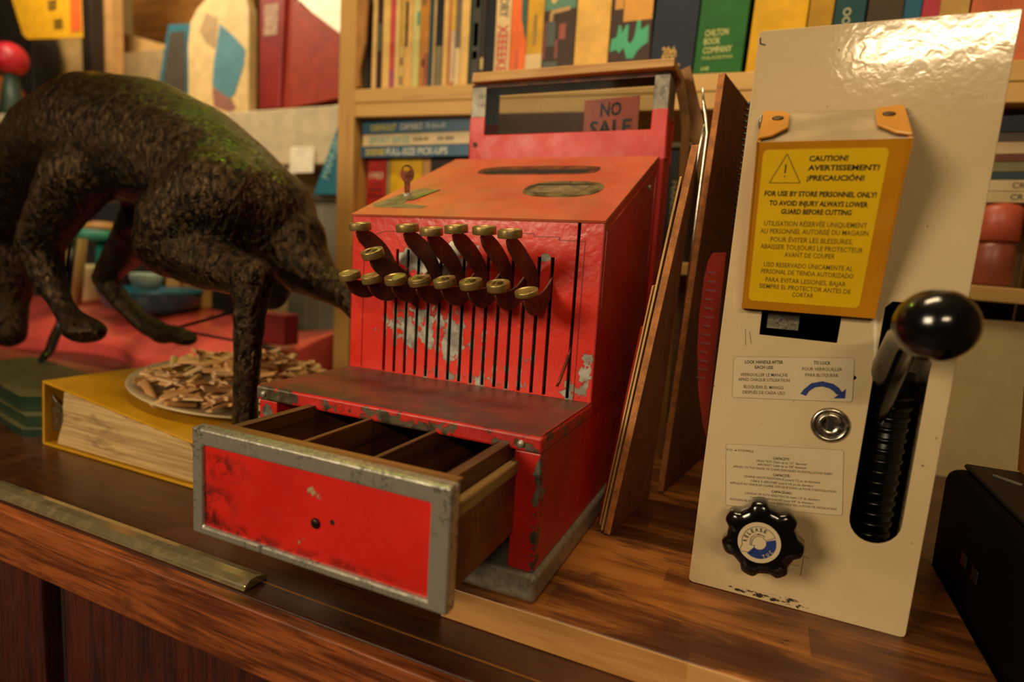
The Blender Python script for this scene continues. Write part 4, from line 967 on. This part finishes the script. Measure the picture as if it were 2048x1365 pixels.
# right part: jars and stack
for k, (z0, z1, c, l) in enumerate([(.2470, .3060, '#8c4834', 'dusty salmon pot, lower of two at the right end of the shelf'), (.3062, .3560, '#b05038', 'salmon red pot with angular rim, upper of two at the right end')]):
    s = MB(); s.lathe((.664, .650, z0), [(.024+.002*k, 0), (.026+.003*k, .002), (.026+.004*k, z1-z0-.008), (.022+.002*k, z1-z0)], (0, 0, 1), 8 if k else 24)
    tag(s.build('pot', plain('pot_%d' % k, c, .4, 0, .1)), l, 'pot')
zz = .3564
for k, (h, c, l) in enumerate([(.0150, '#b49c70', 'cream booklet, lowest of the flat pile on the salmon pots'), (.0150, '#b8a078', 'cream booklet, second from the bottom of the pile on the salmon pots'), (.010, '#123038', 'dark teal book in the flat pile on the salmon pots'),
        (.013, '#6a6440', 'olive book in the flat pile on the salmon pots'), (.010, '#5c2c18', 'brown book in the flat pile on the salmon pots'), (.016, '#b89c74', 'pale paper bundle in the flat pile on the salmon pots'), (.012, '#4c443c', 'grey book near the top of the pile on the salmon pots'), (.022, '#101c28', 'thick navy book on top of the pile on the salmon pots')]):
    T = tag(MB().box(.632+.001*((k*5) % 3), .752, .628, .78, zz, zz+h-.0004).build('flat_book', plain('pile_%d' % k, c, .6, 0, .1), None, .0008), l, 'book', 'flat pile at the right end of the bookshelf')
    if k < 2:
        s = MB(); s.text('CR 4', (.668, .6278, zz+.004), (1, 0, 0), (0, 0, 1), .022, .0075, .01, 0, lift=(0, -.0003, 0)); s.build('spine_lettering', M['ink_soft'], T, fix=False)
    zz += h

# ================================================================= BINDER, PLATE, CHIPS
BN = thing('ring_binder', 'thick yellow ring binder full of aged paper lying on the counter', 'binder', (-.285, .2, -.025))
yel = plain('yellow_binder', '#b8860c', .38, 0, .08, 20, .05, coat=.2)
tz = lambda x: .0577-.1133*(x+.4177)
s = MB()
s.hexa([(-.424, .055, -.0248), (-.150, .055, -.0248), (-.150, .350, -.0248), (-.424, .350, -.0248)], [(-.424, .055, -.0218), (-.150, .055, -.0218), (-.150, .350, -.0218), (-.424, .350, -.0218)])
s.hexa([(-.4177, .055, tz(-.4177)-.003), (-.150, .055, tz(-.15)-.003), (-.150, .350, tz(-.15)-.003), (-.4177, .350, tz(-.4177)-.003)], [(-.4177, .055, tz(-.4177)), (-.150, .055, tz(-.15)), (-.150, .350, tz(-.15)), (-.4177, .350, tz(-.4177))])
s.hexa([(-.4245, .055, -.0240), (-.4205, .055, -.0240), (-.4205, .350, -.0240), (-.4245, .350, -.0240)], [(-.4190, .055, tz(-.418)), (-.4150, .055, tz(-.418)), (-.4150, .350, tz(-.418)), (-.4190, .350, tz(-.418))])
s.build('binder_cover', yel, BN, .0012)
def paper():
    t = NT('paper_stack'); P = t.geo.outputs['Position']
    f = t.noise(260, 4, .6, .1, vec=P, stretch=(.03, .3, 1.4)); g = t.noise(24, 5, .6, vec=P, stretch=(.4, 1, 1.6))
    c = t.mix(t.step(f, .35, .65), srgb('#9c7c4c'), srgb('#c8a870')); c = t.mix(t.math('MULTIPLY', t.step(g, .58, .68), .7), c, srgb('#6a4a24'))
    t.set(Base_Color=c, Roughness=.8); t.bump(f, .6, .001); return t.m
s = MB(); n = 26
top = [(-.385, .0300), (-.383, .0470), (-.377, .0480)]+[(-.377+(.222/n)*k, tz(-.377+(.222/n)*k)-.0045-.0018*(k % 3 == 1)) for k in range(1, n)]+[(-.152, .014), (-.153, -.02), (-.400, -.0205), (-.396, -.008), (-.388, .010)]
s.prism([(x, .0590+.0015*((i*37) % 5)/5, z) for i, (x, z) in enumerate(top)], (0, .28, 0)); s.build('paper_stack', paper(), BN)
s = MB()
lv = [(-.4205, .048), (-.4130, .036), (-.4065, .030), (-.3960, .027), (-.3900, .018), (-.3905, .002), (-.3965, -.006), (-.4090, -.006), (-.4205, -.008)]
s.prism([(x, .0640, z) for x, z in lv], (0, .0016, 0)); s.build('ring_clip', metal('clip_metal', '#b0a68e', .28, .4), BN, .0006)['label'] = 'metal lever clip at the spine'
PC = Vector((-.2500, .2150, 0)); an = math.atan(.1133)
pn = Vector((.1133, 0, 1)).normalized()
PL = MB(); pc = Vector((PC.x, PC.y, tz(PC.x)+.0004))
PL.lathe(pc, [(.085, 0), (.100, .0010), (.128, .0075), (.1400, .0115), (.1415, .0128), (.1400, .0140), (.128, .0105), (.100, .0036), (.085, .0026)], pn, 64)
tag(PL.build('plate', plain('cream_plate', '#b8a27c', .35, 0, .03)), 'round cream plate heaped with wood chips on the yellow binder', 'plate')
wc = [wood('chip_wood_a', '#b88450', '#dcae72', None, .6, 'x', 30), wood('chip_wood_b', '#a87440', '#cc9c60', None, .6, 'x', 30), wood('chip_wood_c', '#c4986a', '#e0bc88', None, .6, 'x', 30)]
protos = []
for v in range(6):
    s = MB(); L = (.038, .030, .046, .026, .034, .042)[v]; R_ = (.0056, .0070, .0050, .0074, .0054, .0046)[v]
    n = 7; prof = [(R_*math.cos(PI*k/n), R_*.75*math.sin(PI*k/n)) for k in range(n+1)]
    if v % 2: prof = [(R_, 0), (R_*.9, R_*.5), (-R_*.6, R_*.62), (-R_, .0)]
    m0 = len(prof); vs = [(-L/2+random.uniform(-.002, .002), y, z) for y, z in prof]+[(L/2+random.uniform(-.002, .002), y*.85, z) for y, z in prof]
    s.add(vs, [list(range(m0)), list(range(m0, 2*m0))[::-1]]+[(k, (k+1) % m0, m0+(k+1) % m0, m0+k) for k in range(m0)])
    me_o = s.build('wood_chip', wc[v % 3], None, 0); protos.append(me_o)
placed = []
cnt = 0
for k in range(900):
    if cnt >= 285: break
    a = random.uniform(0, 2*PI); r = .122*math.sqrt(random.random())
    dx, dy = r*math.cos(a), r*math.sin(a)
    # heap: lower chips on the rim, upper ones in the middle
    hmax = .044*(1-(r/.128)**2)+.003
    if any((dx-p[0])**2+(dy-p[1])**2 < .0095**2 and abs(hmax-p[2]) < .006 for p in placed): pass
    h = hmax*random.uniform(.35, 1.0)
    placed.append((dx, dy, h)); pr = protos[cnt % 6]
    o = pr if cnt < 6 else pr.copy()
    if cnt >= 6: link(o)
    o.location = pc+Vector((dx, dy, 0))+pn*(.0062+h)-Vector((0, 0, .1133*dx))*0+Vector((0, 0, -.1133*dx))
    o.rotation_euler = (random.uniform(-.5, .5), random.uniform(-.35, .35)+an, random.uniform(0, 2*PI))
    tag(o, 'small curled brown wood chip among the heap on the cream plate', 'wood chip', 'wood chips heaped on the plate')
    cnt += 1

# ================================================================= BRONZE STATUE
chains = {
'body': [(-0.5065, 0.19, 0.3849, 0.0833), (-0.4051, 0.19, 0.3672, 0.0858), (-0.322, 0.19, 0.3397, 0.0805), (-0.2521, 0.185, 0.3041, 0.0750), (-0.2000, 0.18, 0.2800, 0.0660)],
'shoulder': [(-0.5065, 0.19, 0.3849, 0.0826), (-0.6132, 0.2, 0.3742, 0.0747), (-0.7054, 0.21, 0.3380, 0.0683), (-0.7927, 0.22, 0.2900, 0.0677), (-0.949, 0.24, 0.2569, 0.0736)],
'head': [(-0.851, 0.24, 0.2768, 0.0663), (-0.8459, 0.23, 0.189, 0.0513), (-0.8392, 0.22, 0.119, 0.0362), (-0.811, 0.21, 0.0649, 0.0273)],
'thigh': [(-0.2115, 0.14, 0.2897, 0.062), (-0.2476, 0.125, 0.2600, 0.0550), (-0.2640, 0.118, 0.2370, 0.0430), (-0.198, 0.114, 0.2160, 0.0320), (-0.1300, 0.11, 0.2040, 0.0235)],
'shank': [(-0.1270, 0.111, 0.206, 0.0235), (-0.1250, 0.106, 0.1745, 0.0188), (-0.1246, 0.102, 0.1251, 0.0153), (-0.1245, 0.1, 0.0694, 0.0145), (-0.125, 0.098, 0.0118, 0.0147), (-0.125, 0.097, -0.008, 0.017)],
'foreleg': [(-0.4581, 0.13, 0.3179, 0.0446), (-0.4921, 0.12, 0.2707, 0.0350), (-0.5279, 0.115, 0.2239, 0.0280), (-0.5149, 0.115, 0.1825, 0.0220), (-0.4834, 0.115, 0.1474, 0.0148), (-0.467, 0.115, 0.1286, 0.0153), (-0.4349, 0.113, 0.1183, 0.0181)],
'farleg': [(-0.4467, 0.24, 0.2771, 0.0554), (-0.5566, 0.26, 0.2292, 0.0329), (-0.6467, 0.27, 0.1704, 0.0182), (-0.6035, 0.27, 0.1364, 0.0174), (-0.5476, 0.27, 0.1037, 0.0166), (-0.4922, 0.265, 0.0908, 0.0177), (-0.4537, 0.26, 0.0952, 0.0149)],
'tail': [(-0.2050, 0.2, 0.2783, 0.0640), (-0.1660, 0.2, 0.2485, 0.0480), (-0.1380, 0.2, 0.216, 0.0350), (-0.1052, 0.2, 0.1981, 0.0232), (-0.0669, 0.2, 0.1876, 0.0201), (-0.04, 0.205, 0.1607, 0.0179), (-0.032, 0.21, 0.1152, 0.0155), (-0.034, 0.215, 0.06, 0.0118)],
}
s = MB()
for nm, ch in chains.items():
    for a, b in zip(ch[:-1], ch[1:]):
        A0, B0 = Vector(a[:3]), Vector(b[:3]); n = max(3, int((B0-A0).length/.010))
        s.cyl(A0, B0, a[3], b[3], 24)
        s.sphere(A0, a[3], 24); s.sphere(B0, b[3], 24)
# far hind leg mass and paws
s.sphere((-.430, .112, .1150), .024, 20, 0, (1.5, 1, .75)); s.sphere((-.440, .262, .0905), .016, 20, 0, (1.9, 1, .9))
s.cyl((-.2400, .25, .26), (-.28, .27, .16), .055, .03, 24); 
s.v = [Vector(p) for p in s.v]
st = s.build('bronze_statue', None, None)
def bronze():
    t = NT('dark_bronze'); P = t.geo.outputs['Position']
    n1 = t.noise(190, 5, .65, .5, vec=P, stretch=(1, 1, .5)); n2 = t.noise(28, 4, vec=P)
    c = t.mix(t.step(n1, .35, .75), srgb('#1a140d'), srgb('#5c4a34'))
    c = t.mix(t.math('MULTIPLY', t.step(n2, .5, .7), .35), c, srgb('#26281e'))
    t.set(Base_Color=c, Metallic=.93, Roughness=t.mixf(n1, .09, .24))
    t.bump(n1, .9, .004); t.bump(t.noise(260, 3, .6, .2, vec=P), .7, .002)
    return t.m
st.data.materials.clear(); st.data.materials.append(bronze())
rm = st.modifiers.new('remesh', 'REMESH'); rm.mode = 'VOXEL'; rm.voxel_size = .0045; rm.use_smooth_shade = True
sm = st.modifiers.new('smooth', 'SMOOTH'); sm.factor = .6; sm.iterations = 14
tx = bpy.data.textures.new('hair', 'CLOUDS'); tx.noise_scale = .018; tx.noise_depth = 3
dp = st.modifiers.new('displace', 'DISPLACE'); dp.texture = tx; dp.strength = .0032; dp.mid_level = .5
tag(st, 'dark bronze statue of a leaping long-tailed animal with arched back', 'statue')

# ================================================================= LEFT FOREGROUND AND BACKGROUND
gm = plain('dusty_grey_glass', '#5a5638', .35, 0, .15); ge = plain('green_glass_edge', '#163022', .25)
for k, (z0, z1, x1, l) in enumerate([(-.0248, -.0150, -.438, 'green-edged glass slab, lowest of the pile left of the binder'), (-.0145, -.0005, -.446, 'green-edged glass slab, middle of the pile left of the binder'), (.0000, .0200, -.475, 'dusty green-grey slab, topmost of the pile left of the binder')]):
    s = MB(); y0 = .062+.009*k
    P = [(-.80, y0+.06, 0), (x1-.035, y0-.004, 0), (x1, y0+.022, 0), (x1-.01, .20, 0), (-.80, .24, 0)]
    s.prism([(a, b, z0) for a, b, _ in P], (0, 0, z1-z0-.0004), 1)
    s.add([(a, b, z1-.0002) for a, b, _ in P], [list(range(5))], 0)
    tag(s.build('glass_slab', [gm, ge], None, fix=False), l, 'glass slab', 'glass slabs stacked left of the binder')
redm = plain('glossy_red_plastic', '#d0504a', .25, 0, .22, 5, .15, 8, coat=.6)
s = MB(); n = 26; vs = []; fs = []
for i in range(n+1):
    for j in range(9):
        x = -1.70+1.22*i/n; y = .42+.04*math.sin(i*.5)+(.33)*j/8
        z = .003+.052*math.sin(PI*min(1, j/5)*.5)+.010*math.sin(i*1.1+j*.6)*min(1, j/2)
        vs.append((x, y, z))
for i in range(n):
    for j in range(8): a = i*9+j; fs.append((a, a+9, a+10, a+1))
s.add(vs, fs, 0, True); bs = len(s.v)
bot = [(v[0], v[1], -.0245) for v in vs]
s.add(bot, [f[::-1] for f in fs], 0)
N = 9
ringi = [i*N for i in range(n+1)]+[n*N+j for j in range(1, N)]+[i*N+8 for i in range(n-1, -1, -1)]+[j for j in range(7, 0, -1)]
allv = vs+bot; m_ = len(vs)
s.add(allv, [(ringi[k], ringi[(k+1) % len(ringi)], ringi[(k+1) % len(ringi)]+m_, ringi[k]+m_) for k in range(len(ringi))], 0)
tag(s.build('red_bag', redm, None, 0, fix=True), 'crumpled glossy red plastic bag lying behind the binder', 'bag')
tag(MB().prism([(-1.6, .30, -.0248), (-.46, .19, -.0248), (-.46, .36, -.0248), (-1.7, .37, -.0248)], (0, 0, .004)).build('counter_tint_sheet', plain('brown_pink_tint', '#8a4a30', .35, 0, .1)), 'reddish brown sheet standing in for the pinkish counter behind the glass slabs', 'mat')  # thin sheet added in place of the counter's own brownish-pink surface
tag(MB().tube([(-.700, .20, .030), (-.760, .245, .035), (-.830, .29, .045), (-.880, .33, .065), (-.900, .35, .10), (-.905, .36, .16), (-.90, .37, .24)], [.005, .008, .009, .009, .009, .008, .007], 10).build('black_strap', M['blacksteel']), 'curved black strap drooping under the statue at left', 'strap')
s = MB(); s.tube([(-.520, .31, .094), (-.450, .31, .114), (-.388, .31, .133), (-.30, .31, .155)], .0028, 8); s.tube([(-.500, .312, .090), (-.44, .312, .088), (-.388, .312, .087), (-.30, .312, .082), (-.28, .312, .075)], .0022, 8)
tag(s.build('black_wire', M['blacksteel']), 'two thin black wires running behind the statue leg', 'wire')
def slab(name, y, pts, th, col, label, cat, rough=.6, parent=None, z_to=None, m=None):
    s = MB(); s.xz(pts, y, th)
    o = s.build(name, m or plain('c_'+name, col, rough, 0, .1), parent, .003, 2)
    if parent is None: tag(o, label, cat)
    return o
# low shelving that carries the things at the back left
US = thing('side_shelf', 'cream side shelf unit at the back left carrying books and boards', 'shelf unit', (-1.9, 1.2, -.025))
MB().box(-3.3, -1.12, .78, 1.62, .575, .600).build('shelf_board', cp, US, .002)
MB().box(-3.3, -.880, .80, .83, -.0248, .345).build('front_panel', plain('side_front', '#14100e', .8), US)
MB().box(-3.3, -1.12, .80, .83, .345, .575).build('upper_panel', plain('side_front_b', '#3c2a18', .8), US)
slab('cupboard_panel', 1.24, [(-2.72, .60), (-2.30, .60), (-2.30, 1.30), (-2.72, 1.30)], .03, '#c8a468', 'pale cream cupboard door at the far left of the background', 'door panel')
slab('dark_post', 1.2, [(-2.205, .60), (-2.260, .60), (-2.275, 1.45), (-2.200, 1.45)], .05, '#2c2018', 'dark upright post at the back left', 'post')
slab('light_post', 1.256, [(-2.165, .60), (-2.225, .60), (-2.225, 1.45), (-2.165, 1.45)], .05, '#c89a60', 'pale upright post right beside the dark post', 'post')
slab('plywood_sheet', 1.70, [(-2.70, .5), (-1.9, .5), (-1.9, 1.75), (-2.70, 1.75)], .03, '#c07c34', 'orange wooden panel on the back wall', 'panel', m=wood('orange_panel', '#8a5a28', '#c88a40', None, .6, 'x', 6))
slab('cream_box', 1.40, [(-2.45, .60), (-2.02, .60), (-2.02, 1.055), (-2.44, 1.165)], .16, '#d0a868', 'cream box with slanting top on the side shelf', 'box')
slab('grey_box', 1.15, [(-1.985, .60), (-1.70, .60), (-1.712, .93), (-1.925, .935)], .12, '#8a7450', 'small grey-brown box behind the statue back', 'box')
YS = slab('yellow_sign', .95, [(-2.275, 1.16), (-1.838, 1.12), (-1.834, .908), (-2.15, .932), (-2.18, .95)], .004, '#d09a10', 'yellow sign with dark marks hanging at the top left', 'sign')
s = MB()
for a, b in ((-1.995, 1.03), (-1.965, .965)):
    for da in (-.012, .012): s.prism([(a+da-.004, .9492, b-.018), (a+da+.004, .9492, b-.022), (a+da+.004, .9492, b+.018), (a+da-.004, .9492, b+.022)], (0, .0008, 0))
    s.box(a-.024, a+.024, .9492, .95, b+.004, b+.012); s.box(a-.024, a+.024, .9492, .95, b-.012, b-.004)
s.build('sign_marks', M['ink'], YS); 
MB().box(-1.895, -1.838, .9490, .9500, .93, 1.12).build('red_print', plain('red_print', '#c8581c', .6), YS)
slab('dark_column', 1.10, [(-3.1, .60), (-2.43, .60), (-2.41, 1.0), (-2.52, 1.25), (-2.56, 1.5), (-3.1, 1.5)], .1, '#1c1612', 'dark brown column at the far left edge', 'column')
s = MB(); s.sphere((-2.165, .90, .850), .055, 24); tag(s.build('red_ball', plain('pink_red', '#b81c30', .4)), 'bright pinkish red ball at the left edge below the yellow sign', 'ball')
s = MB(); s.cyl((-2.165, .90, .60), (-2.165, .90, .800), .05, .02, 20); tag(s.build('green_stand', plain('dark_green_stand', '#1c3428', .5)), 'dark green stand under the pinkish red ball', 'stand')
slab('orange_box', .95, [(-2.48, .60), (-2.215, .60), (-2.25, .76), (-2.32, .82), (-2.48, .82)], .035, '#b05c1c', 'orange box at the left edge behind the statue shoulder', 'box')
s = MB(); s.lathe((-2.25, 1.085, .60), [(.095, 0), (.095, .05), (.085, .11), (.05, .15), (.02, .165)], (0, 0, 1), 28); tag(s.build('tan_dome', plain('tan_dome', '#a08050', .5)), 'tan dome-shaped lid behind the statue shoulder', 'lid')
slab('paper_pile', .785, [(-2.2, .6005), (-1.90, .6005), (-1.92, .625), (-2.2, .63)], .05, '#c8bca0', 'low white paper stack at the left edge of the side shelf', 'paper')
tb = slab('teal_book', 1.08, [(-1.69, .60), (-1.47, .60), (-1.475, .968), (-1.585, .975)], .03, '#0e5a6a', 'teal picture book standing behind the round board', 'book')
slab('book_picture', 1.0785, [(-1.655, .62), (-1.50, .62), (-1.50, .945), (-1.575, .95)], .002, '#3c3428', '', '', parent=tb)
rb = slab('round_board', 1.0, [(-1.385, .6005), (-1.385, .86), (-1.372, .93), (-1.339, .97), (-1.29, .998), (-1.24, 1.008), (-1.18, 1.0), (-1.135, .98), (-1.12, .94), (-1.122, .6005)], .03, '#cdb07a', 'cream round-topped board painted with a blue shape', 'board')
slab('blue_shape', .9985, [(-1.241, .912), (-1.18, .87), (-1.132, .827), (-1.140, .784), (-1.178, .700), (-1.20, .69), (-1.275, .73), (-1.268, .80), (-1.255, .85)], .002, '#4a7c8c', '', '', parent=rb)
slab('brown_shape', .9988, [(-1.30, .95), (-1.25, .93), (-1.262, .84), (-1.30, .86), (-1.33, .90)], .0012, '#a0845c', '', '', parent=rb)
slab('pink_shape', .9988, [(-1.275, .725), (-1.20, .70), (-1.17, .66), (-1.20, .65), (-1.27, .67)], .0012, '#8a5c50', '', '', parent=rb)
slab('lit_wall_panel', 1.30, [(-1.30, .60), (-.90, .60), (-.90, 1.25), (-1.30, 1.25)], .02, '#efdcc4', 'bright white panel standing in for the lit wall behind the red binder', 'board')  # white panel added to stand for the brightly lit wall
RB = thing('red_binder', 'dark red ring binder standing with its spine label to the left', 'binder', (-.86, .97, .62))
MB().xz([(-.975, .622), (-.900, .622), (-.880, .95), (-.975, .95)], .905, .05).build('spine', plain('red_spine', '#8c1a18', .45), RB, .004)
MB().xz([(-.8995, .622), (-.690, .642), (-.690, .790), (-.835, .885), (-.8800, .92)], .915, .006).build('cover', plain('red_cover', '#9a301c', .5), RB, .002)
MB().xz([(-.8995, .622), (-.690, .642), (-.690, .790), (-.835, .885), (-.8800, .92)], .952, .006).build('cover', plain('red_cover_b', '#8a2418', .5), RB, .002)
sp = MB(); sp.xz([(-.958, .815), (-.908, .815), (-.903, .895), (-.955, .895)], .9035, .0012); sp.build('spine_label', plain('pale_spine_label', '#b08a78', .7, 0, .3, 90), RB)
WB = slab('white_box', .90, [(-1.10, .470), (-.66, .470), (-.66, .6195), (-1.10, .6195)], .24, '#c8b496', 'white cardboard box under the red binder', 'box')
slab('cream_carton', .93, [(-1.10, -.0248), (-.865, -.0248), (-.865, .4695), (-1.10, .4695)], .2, '#c8ac74', 'cream carton standing under the white cardboard box', 'box')
slab('reflection_card', .893, [(-.850, .445), (-.766, .447), (-.762, .513), (-.846, .515)], .003, '#f0e4d0', 'small white card standing in for a bright reflection before the cream carton', 'card')  # near-white card added as the bright reflection
TB = slab('teal_manual', .872, [(-.745, .3865), (-.640, .3865), (-.636, .600), (-.648, .605)], .022, '#0c6884', 'teal manual leaning against the bookshelf post on the grey cabinet', 'book')
s = MB(); s.text('MANUAL', (-.694, .8715, .425), (.36, 0, 1), (-1, 0, .36), .115, .022, .02, 0, lift=(0, -.001, 0)); s.build('spine_lettering', plain('pale_teal', '#8cb8b8', .5), TB, fix=False)
GC = thing('grey_cabinet', 'small grey metal filing cabinet beside the bookshelf post', 'cabinet', (-.75, 1.0, -.025))
MB().box(-.858, -.640, .90, 1.12, -.0248, .368).build('cabinet_body', metal('grey_cabinet_metal', '#8c8878', .4, .2, m=.4), GC, .004)
MB().box(-.858, -.640, .895, 1.12, .3685, .3860).build('cabinet_top', plain('dark_top', '#3c3424', .5), GC, .002)
for x in (-.79, -.735): MB().box(x, x+.004, .8975, .90, .0, .36).build('ridge', metal('ridge_metal', '#a8a494', .35, .1, m=.4), GC)
# workbench things seen under the statue
slab('red_block', .50, [(-.590, .048), (-.470, .048), (-.470, .110), (-.590, .110)], .04, '#7a0e10', 'dark red block behind the statue leg on the red bag', 'block')
slab('tan_box', .735, [(-1.137, .0665), (-1.0, .0665), (-.998, .150), (-1.137, .158)], .035, '#a8844c', 'tan cardboard box behind the statue leg', 'box')
s = MB(); s.lathe((-1.03, .62, .0665), [(.085, 0), (.100, .01), (.115, .045), (.118, .052), (.112, .052), (.105, .04)], (0, 0, 1), 28); tag(s.build('blue_bowl', plain('teal_bowl', '#0e5064', .3)), 'teal blue bowl behind the statue on the red bag', 'bowl')
s = MB(); s.lathe((-1.02, .60, .119), [(.026, 0), (.034, .02), (.037, .034), (.033, .040)], (0, 0, 1), 24); tag(s.build('white_lump', plain('pale_blue_white', '#a8b4b4', .35)), 'pale bluish white cup sitting in the teal bowl', 'cup')
s = MB(); s.lathe((-1.30, .595, .0665), [(.050, 0), (.056, .01), (.070, .085), (.074, .098), (.070, .098), (.055, .03)], (0, 0, 1), 28); tag(s.build('beige_cup', plain('beige_cup', '#d8c49c', .35)), 'translucent beige plastic tub behind the statue foreleg', 'cup')
s = MB(); s.lathe((-1.37, .708, .228), [(.010, 0), (.075, .003), (.088, .014), (.080, .030), (.03, .034)], (0, 0, 1), 24); s.cyl((-1.37, .708, .070), (-1.37, .708, .228), .018, .012, 16)
GS = tag(s.build('green_lamp_stand', plain('turquoise_green', '#1c7864', .4)), 'turquoise green round-topped stand with tan knob behind the beige tub', 'stand')
s = MB(); s.lathe((-1.36, .708, .2625), [(.05, 0), (.045, .012), (.02, .022)], (0, 0, 1), 20); s.build('tan_knob', plain('tan_knob', '#b07c44', .5), GS)
s = MB(); s.cyl((-1.170, .520, .0705), (-1.178, .525, .232), .014, .030, 20); tag(s.build('wooden_peg', wood('tan_peg', '#8a6438', '#b08a58', None, .5, 'z')), 'tan wooden peg widening upwards beside the beige tub', 'peg')
for k, (a, b) in enumerate([((-1.06, .735, .070), (-1.10, .750, .235)), ((-1.045, .765, .070), (-.985, .785, .225))]):
    tag(MB().cyl(a, b, .0075, .0075, 10).build('pen', plain('crimson_pen', '#8c1428', .4)), ('crimson pen leaning left behind the white cup', 'crimson pen leaning right behind the white cup')[k], 'pen', 'crimson pens behind the bowl')
